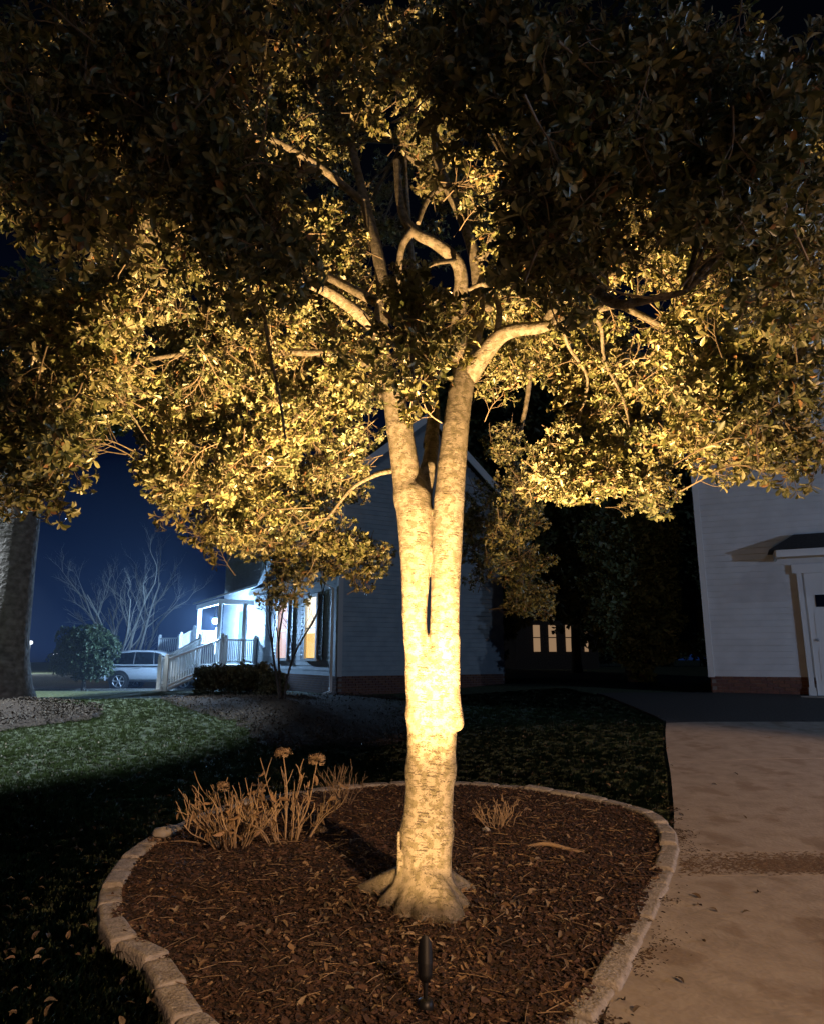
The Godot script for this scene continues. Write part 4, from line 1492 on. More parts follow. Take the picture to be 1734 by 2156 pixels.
	var rb: Vector3 = pc.call(7.8, 0.03, 4.0)
	var up := Vector3(0, 0.07, 0)
	rf.flat([ra + up, rb + up, rb + up + A * 3.9, ra + up + A * 3.9])
	rf.flat([ra + A * 3.9, rb + A * 3.9, rb, ra])
	rf.flat([ra, ra + up, ra + up + A * 3.9, ra + A * 3.9])
	rf.flat([ra, rb, rb + up, ra + up])
	put("roof", rf.made(), M.grey_trim, po)
	put("door", boxmesh(Vector3(0.95, 2.05, 0.05)), M.shutter_paint, po, Transform3D(Basis(A, Vector3.UP, A.cross(Vector3.UP)), pc.call(9.3, 0.05, 2.13)))
	# the glaring porch lamp
	var lp := thing("porch_light", "glaring blue-white lamp under the porch roof", "lamp", pc.call(9.2, 1.15, 2.74))
	var gl := Shape.new()
	gl.lathe([[0.0, -0.14], [0.07, -0.125], [0.115, -0.07], [0.125, 0.0], [0.115, 0.06], [0.08, 0.10]], 18)
	put("globe_bulb", gl.made(), M.cold_lamp, lp)
	var cap := Shape.new()
	cap.lathe([[0.085, 0.095], [0.09, 0.13], [0.03, 0.15], [0.02, 0.55], [0.0, 0.55]], 14)
	put("hanger", cap.made(), M.black_metal, lp)
	var l := OmniLight3D.new()
	l.name = "bulb_light"
	l.light_color = Color(0.62, 0.80, 1.0)
	l.light_energy = PORCH_ENERGY
	l.light_size = 0.10
	l.omni_range = 60.0
	l.omni_attenuation = 2.0
	l.shadow_enabled = true
	lp.add_child(l)
	var halo_fog := FogVolume.new()  # fog added to imitate the lens halo round the porch lamp
	halo_fog.name = "halo_fog"
	halo_fog.shape = RenderingServer.FOG_VOLUME_SHAPE_ELLIPSOID
	halo_fog.size = Vector3(17, 11, 17)
	var fm := FogMaterial.new()
	fm.density = 0.006
	fm.albedo = Color(0.75, 0.85, 1.0)
	halo_fog.material = fm
	halo_fog.set_meta("kind", "stuff")
	halo_fog.set_meta("label", "added fog imitating the blue lens halo round the porch lamp")
	halo_fog.set_meta("category", "halo_fog")
	add_child(halo_fog)
	halo_fog.position = lp.position + Vector3(-1.0, 0.6, 0)
	# ramp from the porch down to the lawn, with railings on both sides
	var top: Vector3 = pc.call(7.45, 1.28, 1.1)
	var foot := at(347, 1461, 21.6)
	foot.y = gh(foot.x, foot.z) + 0.02
	var foot2 := at(333, 1461, 22.2)
	foot2.y = gh(foot2.x, foot2.z) + 0.02
	var rp := thing("porch_ramp", "sloping board ramp leading up to the entrance porch", "ramp")
	for k in 26:
		var f := k / 26.0
		var p := foot.lerp(top, f)
		var q := foot2.lerp(top + Vector3(-0.75, 0, 0.1), f) + Vector3(-0.1, 0, 0)
		bar(rp, "plank", p - Vector3(0, 0.02, 0), q - Vector3(0, 0.02, 0), 0.185, 0.035, M.deck_board)
	railing("white sloping railing of the ramp, nearer the house", foot, top, 0.92, 24)
	railing("white sloping railing of the ramp, on the side of the parked car", foot2, top + Vector3(-0.85, 0, -0.1), 0.92, 24)
	railing("white level railing across the porch landing", top + Vector3(0.12, -0.02, 0.0), pc.call(7.45, 0.08, 1.08), 0.9, 16)
	var e0 := at(455, 1362, 28.6)
	var e1 := at(413, 1360, 28.8)
	var e2 := at(380, 1374, 29.0)
	railing("white railing glaring under the porch lamp, level stretch", e0, e1, 0.62, 12)
	railing("white railing glaring blue, sloping down from the porch lamp", e1 + Vector3(-0.1, 0, 0), e2, 0.66, 10)
	railing("faint white railing beyond the car's roof", at(376, 1378, 30.5), at(335, 1378, 31.5), 0.7, 10)
const PORCH_ENERGY := 46.0

func build_right_house() -> void:
	var a := gp(1499, 1461)
	var g := a.y
	var h := thing("white_house", "white clapboard house with brick base, hooded door beside the drive", "house", a, deg_to_rad(-25.0))
	var o := Vector3.ZERO                                          # everything below in the house's own axes: x along the front, z outwards
	var X := Vector3.RIGHT
	var Z := Vector3(0, 0, 1)
	var top := 0.36
	var place := func(px, py):                                     # sighting -> point on the front wall
		var inv := h.transform.affine_inverse()
		var e: Vector3 = inv * EYE
		var q: Vector3 = inv * at(px, py, 10.0) - e
		return e + q * (-e.z / q.z)
	bricks(h, o, X, Z, 1.95, -0.12, top)
	bricks(h, o + X * 3.6, X, Z, 3.0, -0.12, top)
	bricks(h, Vector3(0, 0, -8.0), Z, Vector3.LEFT, 8.0, -0.02, top)
	wall_boards(h, Vector3(0, top, 0), X, Z, 7.5, top, top + 8.0, 2.6, 0.125, M.siding_white)
	wall_boards(h, Vector3(0, top, 0), Vector3(0, 0, -1), Vector3.LEFT, 8.0, top, top + 8.0, 0.0, 0.125, M.siding_white)
	wall_boards(h, Vector3(7.5, top, 0), Vector3(0, 0, -1), Vector3.RIGHT, 8.0, 0, top + 8.0, 0.0, 0.6, M.siding_white)
	wall_boards(h, Vector3(0, top, -8.0), X, -Z, 7.5, 0, top + 8.0, 2.6, 0.6, M.siding_white)
	put("corner_board", boxmesh(Vector3(0.12, 8.1, 0.12)), M.white_paint, h, Transform3D(Basis(), Vector3(0.01, top + 4.03, -0.01)))
	for k in 2:
		var ex := -0.4 if k == 0 else 7.9
		var s := Shape.new()
		var p := [Vector3(ex, top + 7.75, 0.4), Vector3(3.75, top + 10.7, 0.4), Vector3(3.75, top + 10.7, -8.4), Vector3(ex, top + 7.75, -8.4)]
		var q := p.map(func(v): return v + Vector3(0, 0.12, 0))
		if k == 0: q.reverse()
		else: p.reverse()
		s.flat(p); s.flat(q)
		put("roof", s.made(), M.shingle, h)
	# hood over the door
	var tip: Vector3 = place.call(1628, 1168)
	var x0 := tip.x - 0.12
	var x1 := x0 + 3.2
	var y := tip.y
	var z0 := 0.02
	var z1 := 0.8
	var hood := Shape.new()
	var rise := 0.36
	hood.flat([Vector3(x0, y, z1), Vector3(x0 + 0.5, y + rise, z0 + 0.2), Vector3(x1 - 0.5, y + rise, z0 + 0.2), Vector3(x1, y, z1)])
	hood.flat([Vector3(x0, y, z0), Vector3(x0 + 0.5, y + rise, z0), Vector3(x0 + 0.5, y + rise, z0 + 0.2), Vector3(x0, y, z1)])
	hood.flat([Vector3(x1, y, z1), Vector3(x1 - 0.5, y + rise, z0 + 0.2), Vector3(x1 - 0.5, y + rise, z0), Vector3(x1, y, z0)])
	hood.flat([Vector3(x0 + 0.5, y + rise, z0 + 0.2), Vector3(x0 + 0.5, y + rise, z0), Vector3(x1 - 0.5, y + rise, z0), Vector3(x1 - 0.5, y + rise, z0 + 0.2)])
	hood.flat([Vector3(x0, y, z0), Vector3(x0, y, z1), Vector3(x1, y, z1), Vector3(x1, y, z0)])
	put("door_hood", hood.made(), M.shingle, h)
	bar(h, "hood_fascia", Vector3(x0 + 0.12, y - 0.08, z1 - 0.07), Vector3(x1 - 0.12, y - 0.08, z1 - 0.07), 0.05, 0.14, M.white_paint)
	bar(h, "hood_fascia", Vector3(x0 + 0.12, y - 0.08, z0), Vector3(x0 + 0.12, y - 0.08, z1 - 0.1), 0.05, 0.14, M.white_paint)
	bar(h, "soffit", Vector3(x0 + 0.15, y - 0.02, z0 + 0.34), Vector3(x1 - 0.15, y - 0.02, z0 + 0.34), 0.66, 0.03, M.white_paint)
	# door case, panelled door with a small dark light, lamp bracket, step
	var px: float = place.call(1690, 1300).x
	var dh := y - 0.42
	for e in [px, px + 1.34]:
		bar(h, "pilaster", Vector3(e, -0.08, z0 + 0.04), Vector3(e, dh, z0 + 0.04), 0.09, 0.16, M.white_paint)
		bar(h, "pilaster_base", Vector3(e, -0.08, z0 + 0.05), Vector3(e, 0.16, z0 + 0.05), 0.13, 0.20, M.white_paint)
	bar(h, "door_head", Vector3(px - 0.12, dh + 0.09, z0 + 0.05), Vector3(px + 1.46, dh + 0.09, z0 + 0.05), 0.11, 0.18, M.white_paint)
	var dm := Vector3(px + 0.67, dh * 0.5, z0 + 0.01)
	var door := put("door", boxmesh(Vector3(1.16, dh + 0.02, 0.05)), M.white_paint, h, Transform3D(Basis(), dm))
	for q in [[-0.28, -0.62], [0.28, -0.62], [-0.28, 0.12], [0.28, 0.12]]:
		put("panel", boxmesh(Vector3(0.40, 0.56, 0.012)), M.white_paint, door, Transform3D(Basis(), Vector3(q[0], q[1], 0.03)))
	var lite: Vector3 = place.call(1737, 1265)
	put("door_light", boxmesh(Vector3(0.36, 0.24, 0.02)), M.dark_glass, door, Transform3D(Basis(), Vector3(lite.x - dm.x, lite.y - dm.y, 0.034)))
	put("knob", pebble(2), M.alloy, door, Transform3D(Basis().scaled(Vector3.ONE * 0.035), Vector3(-0.48, -0.12, 0.06)))
	put("doorstep", boxmesh(Vector3(1.8, 0.14, 0.5)), M.concrete, h, Transform3D(Basis(), Vector3(px + 0.67, -0.06, z0 + 0.27)))
	garden_lamp("tiny white light in the dark gap next to the white house's edge", 1464, 1290, 60.0, 0.09, M.small_lamp, Color.WHITE, 0.0)

# ---------------------------------------------------------------- car
func build_car() -> void:
	var p := at(222, 1450, 30.2)
	p.y = gh(p.x, p.z) + 0.035
	var t := thing("parked_suv", "silver sport utility car parked beyond the porch ramp, tail towards the left", "car", p)
	# stations along the length: [x, floor, belt, half width]
	var st := [[0.0, 0.52, 0.88, 0.66], [0.05, 0.40, 0.98, 0.80], [0.25, 0.34, 1.02, 0.88], [1.0, 0.30, 1.04, 0.91], [2.4, 0.30, 1.02, 0.91], [3.4, 0.30, 0.99, 0.90], [4.2, 0.32, 0.90, 0.86], [4.5, 0.38, 0.80, 0.78], [4.6, 0.46, 0.70, 0.66]]
	var s := Shape.new()
	var rows := []
	for q in st:
		var row := []
		for k in 20:
			var a := TAU * k / 20.0
			var cx := signf(cos(a)) * pow(absf(cos(a)), 0.45)
			var cy := signf(sin(a)) * pow(absf(sin(a)), 0.55)
			row.append(s.vert(Vector3(q[0], (q[1] + q[2]) * 0.5 + cy * (q[2] - q[1]) * 0.5, cx * q[3] * (0.94 + 0.06 * (1.0 - absf(cy))))))
		rows.append(row)
	loft(s, rows)
	put("body", s.made(), M.car_paint, t)
	# cabin: [x, roof height, half width at the roof]
	var c := Shape.new()
	rows = []
	for q in [[0.10, 1.06, 0.80], [0.32, 1.36, 0.74], [0.62, 1.56, 0.70], [1.3, 1.64, 0.69], [2.1, 1.63, 0.69], [2.6, 1.54, 0.67], [3.45, 1.06, 0.72]]:
		var row := []
		for w in [[-0.87, 0.95], [-0.85, 1.02], [-1, 0.93], [-0.93, 1.0], [0.93, 1.0], [1, 0.93], [0.85, 1.02], [0.87, 0.95]]:
			if absf(w[0]) < 0.9 and w[1] != 1.0: row.append(c.vert(Vector3(q[0], w[1], w[0])))
			else: row.append(c.vert(Vector3(q[0], lerpf(1.0, q[1], 0.9) if w[1] < 0.95 else q[1], w[0] * q[2])))
		rows.append(row)
	loft(c, rows)
	put("cabin", c.made(), M.car_paint, t)
	for side in [-1, 1]:
		var lean := func(x, y): return Vector3(x, y, side * (lerpf(0.865, 0.705, (y - 1.02) / 0.6) + 0.012))
		for pane in [[[0.52, 1.06], [0.86, 1.50], [1.45, 1.55], [1.45, 1.05]], [[1.49, 1.05], [1.49, 1.55], [2.24, 1.54], [2.30, 1.05]], [[2.34, 1.05], [2.28, 1.54], [2.52, 1.48], [3.16, 1.06]]]:
			var w := Shape.new()
			var pts: Array = pane.map(func(v): return lean.call(v[0], v[1]))
			if side < 0: pts.reverse()
			w.flat(pts)
			put("side_window", w.made(), M.dark_glass, t)
		for wx in [0.92, 3.62]:
			var arch := Shape.new()
			arch.lathe([[0.43, -0.02], [0.43, 0.012], [0.0, 0.013]], 28, Transform3D(Basis(Vector3.RIGHT, side * PI / 2), Vector3(wx, 0.37, side * 0.90)))
			put("wheel_arch", arch.made(), M.rubber, t)
			var wh := Node3D.new()
			wh.name = "wheel"
			t.add_child(wh, true)
			wh.transform = Transform3D(Basis(Vector3.RIGHT, side * PI / 2), Vector3(wx, 0.355, side * 0.82))
			var ty := Shape.new()
			ty.lathe([[0.22, -0.11], [0.33, -0.11], [0.355, -0.08], [0.358, 0.06], [0.335, 0.105], [0.25, 0.115], [0.235, 0.08]], 32)
			put("tyre", ty.made(), M.rubber, wh)
			var rim := Shape.new()
			rim.lathe([[0.248, 0.112], [0.24, 0.118], [0.222, 0.10], [0.215, 0.05]], 32)
			for k in 6:
				var a := TAU * k / 6.0
				rim.tube([Vector3(0, 0.102, 0), Vector3(cos(a) * 0.12, 0.110, sin(a) * 0.12), Vector3(cos(a) * 0.235, 0.108, sin(a) * 0.235)], [0.040, 0.030, 0.036], 6)
			rim.lathe([[0.05, 0.11], [0.045, 0.135], [0.0, 0.138]], 14)
			put("rim", rim.made(), M.alloy, wh)
		var tl := Shape.new()
		tl.box(Vector3(0.0, 0.0, 0.0), Vector3(0.22, 0.26, 0.10), Transform3D(Basis(), Vector3(0.03, 0.82, side * 0.80 - 0.05)))
		put("tail_light", tl.made(), M.red_lens, t)
		for hx in [1.62, 2.5]:
			var hd := Shape.new()
			hd.tube([Vector3(hx, 0.93, side * 0.90), Vector3(hx + 0.02, 0.935, side * 0.935), Vector3(hx + 0.18, 0.935, side * 0.935), Vector3(hx + 0.2, 0.93, side * 0.90)], [0.014, 0.014, 0.014, 0.014], 6)
			put("door_handle", hd.made(), M.alloy, t)
	var bp := Shape.new()
	bp.tube(curve([Vector3(0.35, 0.50, -0.90), Vector3(0.02, 0.50, -0.78), Vector3(-0.06, 0.50, 0.0), Vector3(0.02, 0.50, 0.78), Vector3(0.35, 0.50, 0.90)], 5), taper(0.11, 0.11, 21), 10)
	put("rear_bumper", bp.made(), M.car_paint, t)
	var rw := Shape.new()
	rw.flat([Vector3(0.115, 1.09, -0.66), Vector3(0.235, 1.45, -0.6), Vector3(0.235, 1.45, 0.6), Vector3(0.115, 1.09, 0.66)])
	put("rear_window", rw.made(), M.dark_glass, t)

func loft(s: Shape, rows: Array) -> void:
	var n: int = rows[0].size()
	for i in rows.size() - 1:
		for k in n:
			s.quad(rows[i][k], rows[i + 1][k], rows[i + 1][(k + 1) % n], rows[i][(k + 1) % n])
	for e in [0, rows.size() - 1]:
		var mid := Vector3.ZERO
		for k in rows[e]: mid += s.v[k] / n
		var m := s.vert(mid)
		for k in n:
			if e == 0: s.tri(m, rows[e][k], rows[e][(k + 1) % n])
			else: s.tri(m, rows[e][(k + 1) % n], rows[e][k])
	s.smooth()
	var all := Vector3.ZERO
	for p in s.v: all += p / s.v.size()
	var sum := 0.0
	for i in s.v.size(): sum += s.n[i].dot(s.v[i] - all)
	if sum < 0.0:
		for i in range(0, s.f.size(), 3):
			var t2 := s.f[i]; s.f[i] = s.f[i + 1]; s.f[i + 1] = t2
		s.smooth()

# ---------------------------------------------------------------- lamps of the street
func street_lamp(label: String, foot: Vector3, height: float, towards: Vector3, color: Color, energy: float, cone: float, lens: Material, nadir := 0.0) -> void:
	var t := thing("street_lamp", label, "street lamp", foot)
	var s := Shape.new()
	s.lathe([[0.14, -0.2], [0.14, 0.25], [0.09, 0.35], [0.06, height], [0.0, height + 0.02]], 14)
	put("pole", s.made(), M.pole_metal, t)
	var d := Vector3(towards.x, 0, towards.z).normalized()
	var arm := Shape.new()
	var end := Vector3(0, height + 0.25, 0) + d * 1.3
	arm.tube(curve([Vector3(0, height - 0.1, 0), Vector3(0, height + 0.2, 0) + d * 0.5, end], 5), taper(0.04, 0.03, 11), 8)
	put("arm", arm.made(), M.pole_metal, t)
	var b := Basis(d, Vector3.UP, d.cross(Vector3.UP))
	b = Basis(b.z, deg_to_rad(nadir)) * b                          # the head tipped up towards what it lights
	put("lamp_head", boxmesh(Vector3(0.6, 0.12, 0.28)), M.pole_metal, t, Transform3D(b, end + d * 0.3))
	put("lamp_lens", boxmesh(Vector3(0.44, 0.02, 0.22)), lens, t, Transform3D(b, end + d * 0.3 - b.y * 0.075))
	var l := SpotLight3D.new()
	l.name = "lamp_light"
	l.light_color = color
	l.light_energy = energy
	l.spot_angle = cone
	l.spot_angle_attenuation = 0.12
	l.spot_range = 80.0
	l.spot_attenuation = 2.0
	l.light_size = 0.15
	l.shadow_enabled = true
	t.add_child(l)
	l.position = end + d * 0.3 - b.y * 0.12
	l.basis = Basis(b.z, b.x, b.y)

func garden_lamp(label: String, px: float, py: float, dist: float, size: float, m: Material, color: Color, energy: float) -> void:
	var p := at(px, py, dist)
	var g := gh(p.x, p.z)
	var t := thing("distant_lamp", label, "lamp", Vector3(p.x, g, p.z), 0.0, "small lights in the distance")
	var s := Shape.new()
	s.lathe([[0.06, -0.2], [0.05, 0.2], [0.035, maxf(p.y - g - size, 0.3)], [0.0, maxf(p.y - g - size, 0.3) + 0.02]], 8)
	put("pole", s.made(), M.black_metal, t)
	var b := Shape.new()
	b.lathe([[0.0, -size], [size * 0.7, -size * 0.7], [size, 0.0], [size * 0.7, size * 0.7], [0.0, size]], 12, Transform3D(Basis(), Vector3(0, p.y - g, 0)))
	put("bulb", b.made(), m, t)
	if energy > 0.0:
		var l := OmniLight3D.new()
		l.name = "bulb_light"
		l.light_color = color
		l.light_energy = energy
		l.light_size = size
		l.omni_range = 40.0
		l.omni_attenuation = 2.0
		l.shadow_enabled = true
		t.add_child(l)
		l.position = Vector3(0, p.y - g, 0)

func added_lantern(label: String, foot: Vector3, height: float, color: Color, energy: float) -> void:  # added lamp outside the view, brightens the white house front
	var t := thing("added_lantern", label, "lamp", foot)
	var s := Shape.new()
	s.lathe([[0.09, -0.2], [0.09, 0.15], [0.045, 0.22], [0.04, height - 0.2], [0.10, height - 0.17], [0.10, height - 0.15], [0.0, height - 0.14]], 14)
	put("post", s.made(), M.black_metal, t)
	var cap := Shape.new()
	cap.lathe([[0.15, height + 0.17], [0.14, height + 0.19], [0.03, height + 0.30], [0.0, height + 0.33]], 14)
	put("cap", cap.made(), M.black_metal, t)
	for k in 4:
		var g := TAU * k / 4.0
		bar(t, "strut", Vector3(cos(g) * 0.095, height - 0.16, sin(g) * 0.095), Vector3(cos(g) * 0.13, height + 0.18, sin(g) * 0.13), 0.012, 0.012, M.black_metal)
	var gl := Shape.new()
	gl.lathe([[0.0, height - 0.10], [0.055, height - 0.06], [0.065, height], [0.05, height + 0.07], [0.0, height + 0.10]], 14)
	put("bulb", gl.made(), M.cool_lens, t)
	var l := OmniLight3D.new()
	l.name = "bulb_light"
	l.light_color = color
	l.light_energy = energy
	l.light_size = 0.06
	l.omni_range = 40.0
	l.omni_attenuation = 2.0
	l.shadow_enabled = true
	t.add_child(l)
	l.position = Vector3(0, height, 0)

# ---------------------------------------------------------------- scene
func _ready() -> void:
	# camera
	var cam := Camera3D.new()
	cam.name = "camera"
	add_child(cam)
	cam.position = EYE
	cam.rotation = Vector3(PITCH, 0, 0)
	cam.fov = rad_to_deg(2.0 * atan(1078.0 / FOCAL))
	cam.near = 0.05
	cam.far = 600.0
	cam.current = true
	# night sky
	var env := Environment.new()
	env.background_mode = Environment.BG_SKY
	var sky := Sky.new()
	var sm := ProceduralSkyMaterial.new()
	sm.sky_top_color = lin(0.0006, 0.0008, 0.0016)
	sm.sky_horizon_color = lin(0.004, 0.014, 0.058)
	sm.sky_curve = 0.13
	sm.ground_bottom_color = lin(0.0008, 0.001, 0.002)
	sm.ground_horizon_color = lin(0.002, 0.006, 0.03)
	sm.sun_angle_max = 0.0
	sky.sky_material = sm
	env.sky = sky
	env.background_energy_multiplier = 1.0
	env.tonemap_mode = Environment.TONE_MAPPER_LINEAR
	env.tonemap_exposure = 1.0
	env.volumetric_fog_enabled = true
	env.volumetric_fog_density = 0.0
	env.sdfgi_enabled = true
	env.ssao_enabled = true
	env.ssil_enabled = true
	var we := WorldEnvironment.new()
	we.name = "night"
	we.environment = env
	add_child(we)
	# faint moonlight from behind the viewer
	var moon := DirectionalLight3D.new()
	moon.name = "moonlight"
	moon.light_color = Color(0.80, 0.88, 1.0)
	moon.light_energy = 0.045
	moon.light_angular_distance = 0.5
	moon.sky_mode = DirectionalLight3D.SKY_MODE_LIGHT_ONLY
	moon.shadow_enabled = true
	add_child(moon)
	moon.look_at_from_position(Vector3(6, 9, 12), Vector3.ZERO)

	rng.seed = 1
	wobble.seed = 3
	wobble.frequency = 0.02
	wobble.fractal_octaves = 3
	make_materials()
	glow("warm_lens", Color(1.0, 0.80, 0.52), 8.0)
	glow("cold_lamp", Color(0.72, 0.87, 1.0), 9.0)
	glow("small_lamp", Color(1.0, 0.95, 0.85), 1.6)
	glow("yellow_lamp", Color(1.0, 0.86, 0.30), 2.2)
	glow("white_lamp", Color(0.95, 0.97, 1.0), 1.5)
	glow("window_white", Color(1.0, 0.95, 0.86), 1.7)
	glow("window_yellow", Color(1.0, 0.82, 0.48), 1.3)
	glow("window_pink", Color(1.0, 0.83, 0.76), 1.0)
	glow("far_window", Color(1.0, 0.80, 0.60), 0.26)
	glow("sodium_lens", Color(1.0, 0.70, 0.42), 4.0)
	glow("cool_lens", Color(0.85, 0.93, 1.0), 4.0)
	far_spray = spray(23, 0.34, 7, 0.075, true)
	print("materials")
	build_ground_order()

func build_ground_order() -> void:
	make_ring()
	build_ground()
	build_bed()
	print("ground")
	build_tree()
	print("tree")
	build_spot()
	build_left_house()
	build_right_house()
	build_car()
	print("houses")
	patch("leafy_bed", [[335, 1468], [500, 1463], [700, 1463], [850, 1470], [860, 1550], [700, 1575], [560, 1575], [505, 1530], [420, 1500]], M.leaf_litter, 0.04)
	patch("leafy_mound", [[-60, 1474], [60, 1478], [160, 1484], [215, 1500], [190, 1515], [100, 1526], [-60, 1538]], M.leaf_litter, 0.10)
	# dried shrubs in the bed
	var b1 := gp(605, 1792)
	var rel := func(px, py, d, b): return at(px, py, d) - b
	b1.y += 0.05
	dry_plant("dried_hydrangea", "bare hydrangea with two dried flower heads standing above its forked stems", b1, 0.60, 24, 0.44, [[rel.call(597, 1590, -b1.z, b1), 0.055], [rel.call(668, 1604, -b1.z - 0.1, b1), 0.06], [rel.call(672, 1756, -b1.z + 0.15, b1), 0.055]], 3)
	var b2 := gp(490, 1798)
	b2.y += 0.05
	dry_plant("dried_hydrangea", "denser clump of bare brown stems next to the edging", b2, 0.48, 44, 0.42, [[rel.call(470, 1660, -b2.z, b2), 0.045], [rel.call(330, 1775, -b2.z + 0.1, b2), 0.06]], 4)
	var b3 := gp(720, 1700)
	b3.y += 0.04
	dry_plant("twiggy_shrub", "fine reddish twigs of a small shrub behind the dried hydrangea", b3, 0.36, 26, 0.26, [], 6, 0.45)
	var b4 := gp(1046, 1762)
	b4.y += 0.05
	dry_plant("dry_tuft", "small fan of dry stems on the mulch right of the trunk", b4, 0.24, 26, 0.20, [], 7, 0.6)
	# big trunk at the picture's edge, background trees
	var p := at(-12, 1473, 17.0)
	p.y = gh(p.x, p.z)
	leafy_tree("oak_tree", "massive bare trunk standing in the leafy mound by the lawn", p, 0.66, 7.0, Vector3(0, 8.4, 0), Vector3(4.2, 2.4, 4.2), 700, 2.2, 31, M.big_bark)
	p = at(593, 1480, 17.0)
	p.y = gh(p.x, p.z)
	bare_tree("crape_myrtle", "dark leafless small tree in front of the lit windows", p, 3.6, 3, 1.2, M.dark_bark, 8, 0.032)
	p = at(262, 1400, 33.0)
	p.y = gh(p.x, p.z)
	bare_tree("pale_tree", "pale leafless tree lit blue by the porch lamp", p, 4.9, 8, 3.3, M.pale_bark, 9, 0.08)
	for q in [[178, 27.5, 1.6, 1.6, "dark round evergreen shrub beside the parked car"]]:
		p = at(q[0], 1430, q[1])
		p.y = gh(p.x, p.z)
		leafy_tree("evergreen_shrub", q[4], p, 0.08, 1.0, Vector3(0, q[3] * 0.9, 0), Vector3(q[2], q[3], q[2]) * 0.85, 420, 1.6, int(q[0]), M.dark_bark, "dark shrubs by the car")
	for q in [[1025, 27.0, 3.0, 15.0, "black tree rising directly behind the grey house's far gable corner"], [1215, 34.0, 4.6, 19.0, "tall black tree over the far cottage's lit windows"], [1345, 17.5, 1.35, 6.2, "narrow black evergreen added to shade and hide the side wall of the white house"], [1330, 30.0, 4.4, 11.0, "broad black tree filling the gap beside the white house"], [1120, 50.0, 8.0, 26.0, "distant tallest black tree behind the far cottage"], [880, 46.0, 5.5, 13.0, "distant black tree hidden behind the lit trunk and grey house"]]:  # the narrow evergreen is added to keep the side wall dark
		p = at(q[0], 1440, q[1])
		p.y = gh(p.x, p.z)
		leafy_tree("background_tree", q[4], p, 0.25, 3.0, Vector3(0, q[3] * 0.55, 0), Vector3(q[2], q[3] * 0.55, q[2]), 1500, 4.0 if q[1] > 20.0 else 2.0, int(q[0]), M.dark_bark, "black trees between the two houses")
	for q in [[1090, 9.0, "low black hedge far behind the grey house's gable"], [1330, 9.0, "low black hedge far behind the gap between the houses"], [1560, 9.0, "low black hedge far off beyond the white house"]]:
		p = at(q[0], 1400, 58.0)
		p.y = gh(p.x, p.z)
		leafy_tree("hedge_shrub", q[2], p, 0.2, 1.5, Vector3(0, 2.2, 0), Vector3(6.5, 2.6, 2.0), 900, 3.0, int(q[0]), M.dark_bark, "hedge at the far boundary")
	# brown bushes under the porch
	for q in [[450, 1445, 20.8, 0.85, 0.5, "low brown bush under the foot of the ramp railing"], [520, 1440, 20.5, 0.9, 0.55, "low brown bush below the porch landing"], [575, 1445, 19.5, 0.5, 0.4, "small grey-green bush at the grey house's corner"]]:
		p = at(q[0], q[1], q[2])
		p.y = gh(p.x, p.z)
		leafy_tree("foundation_shrub", q[5], p, 0.03, 0.3, Vector3(0, q[4] * 0.8, 0), Vector3(q[3], q[4], q[3]), 160, 0.9, int(q[0]) + 3, M.dark_bark, "bushes along the porch", Color(1.5, 1.0, 0.95))
	build_far()

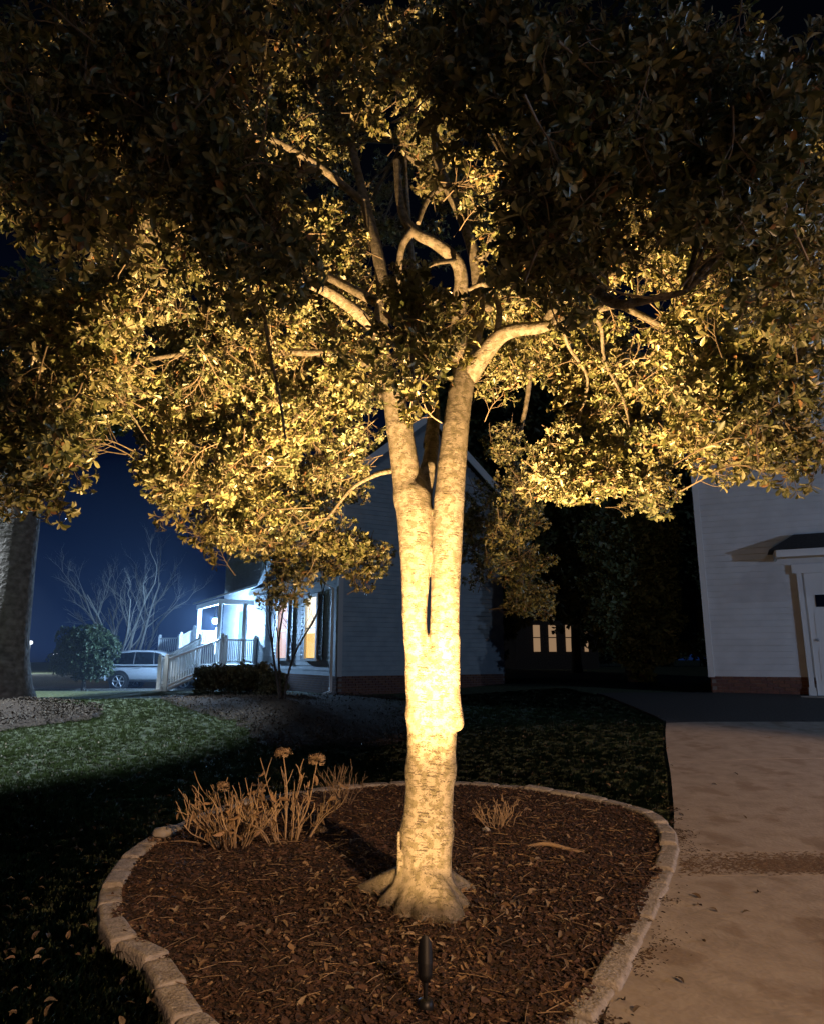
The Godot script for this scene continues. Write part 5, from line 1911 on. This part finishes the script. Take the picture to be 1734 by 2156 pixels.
func build_far() -> void:
	# far cottage with four tall lit windows
	var d := 46.0
	var a := at(1085, 1395, d)
	var b := at(1260, 1395, d)
	var top := at(1085, 1300, d).y
	var g := gh(a.x, a.z)
	var h := thing("far_cottage", "far cottage with a row of tall lit windows between the houses", "house")
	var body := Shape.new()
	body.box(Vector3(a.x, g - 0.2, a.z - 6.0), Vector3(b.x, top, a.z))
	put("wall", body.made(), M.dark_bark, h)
	var rf := Shape.new()
	rf.flat([Vector3(a.x - 0.3, top, a.z + 0.3), Vector3(a.x - 0.3, top + 1.6, a.z - 3.0), Vector3(b.x + 0.3, top + 1.6, a.z - 3.0), Vector3(b.x + 0.3, top, a.z + 0.3)])
	rf.flat([Vector3(b.x + 0.3, top, a.z - 6.3), Vector3(b.x + 0.3, top + 1.6, a.z - 3.0), Vector3(a.x - 0.3, top + 1.6, a.z - 3.0), Vector3(a.x - 0.3, top, a.z - 6.3)])
	put("roof", rf.made(), M.shingle, h)
	for q in [[1129, 12], [1162, 13], [1198, 13], [1233, 5]]:
		var w0 := at(q[0] - q[1] * 0.5, 1372, d - 0.1)
		var w1 := at(q[0] + q[1] * 0.5, 1316, d - 0.1)
		var win := Node3D.new()
		win.name = "window"
		h.add_child(win, true)
		win.position = Vector3((w0.x + w1.x) * 0.5, (w0.y + w1.y) * 0.5, a.z + 0.03)
		put("lit_pane", boxmesh(Vector3(w1.x - w0.x, w1.y - w0.y, 0.02)), M.far_window, win)
		put("muntin", boxmesh(Vector3(w1.x - w0.x, 0.06, 0.03)), M.shutter_paint, win, Transform3D(Basis(), Vector3(0, 0.05, 0.02)))
	# street across the lawn on the left, with lamps
	garden_lamp("white lamp next to the big trunk, far across the lawn", 65, 1353, 62.0, 0.20, M.white_lamp, Color(0.9, 0.95, 1.0), 40.0)
	garden_lamp("lower white lamp left of the dark shrub, far off", 117, 1378, 58.0, 0.16, M.white_lamp, Color.WHITE, 0.0)
	garden_lamp("white lamp close above the dark shrub, far off", 149, 1371, 58.0, 0.16, M.white_lamp, Color.WHITE, 0.0)
	garden_lamp("yellow lamp glowing above the car's tail", 216, 1352, 42.0, 0.17, M.yellow_lamp, Color(1.0, 0.85, 0.3), 1.5)
	# the drive the car stands on, and its pale kerb
	var s := Shape.new()
	var k0 := at(60, 1458, 28.5)
	s.flat([Vector3(-40, 0.02, -33.5), Vector3(-6.5, 0.02, -33.5), Vector3(-6.5, 0.02, -28.4), Vector3(-40, 0.02, -28.4)])
	for i in s.v.size(): s.v[i].y = gh(s.v[i].x, s.v[i].z) + 0.03
	structure("car_drive", s.made(), M.asphalt)
	for k in 14:
		var x := -34.0 + k * 2.0
		var kb := put("kerb", boxmesh(Vector3(1.98, 0.22, 0.16)), M.edging, null, Transform3D(Basis(), Vector3(x, gh(x, -28.3) + 0.02, -28.3)))
		kb.set_meta("kind", "structure")
	# lamps outside the picture, whose light falls on the drive and on the lawn
	street_lamp("warm street lamp behind the viewer, shining on the drive", onground(7.9, 12.3), 7.6, Vector3(-6.2, 0, -20.9), Color(1.0, 0.78, 0.58), SODIUM_ENERGY, 21.0, M.sodium_lens, 51.4)
	street_lamp("cool street lamp beyond the left edge, shining on the lawn", onground(-15.6, -14.4), 9.0, Vector3(1, 0, 0), Color(0.88, 0.95, 1.0), COOL_ENERGY, 53.0, M.cool_lens)
	added_lantern("unseen cool lantern added past the right edge to brighten the white house", onground(11.5, -2.5), 2.7, Color(0.68, 0.81, 1.0), SIDE_ENERGY)  # added light for the white wall, set low to spare the ground
	print("all")
const SODIUM_ENERGY := 255.0
const COOL_ENERGY := 520.0
const SIDE_ENERGY := 25.0
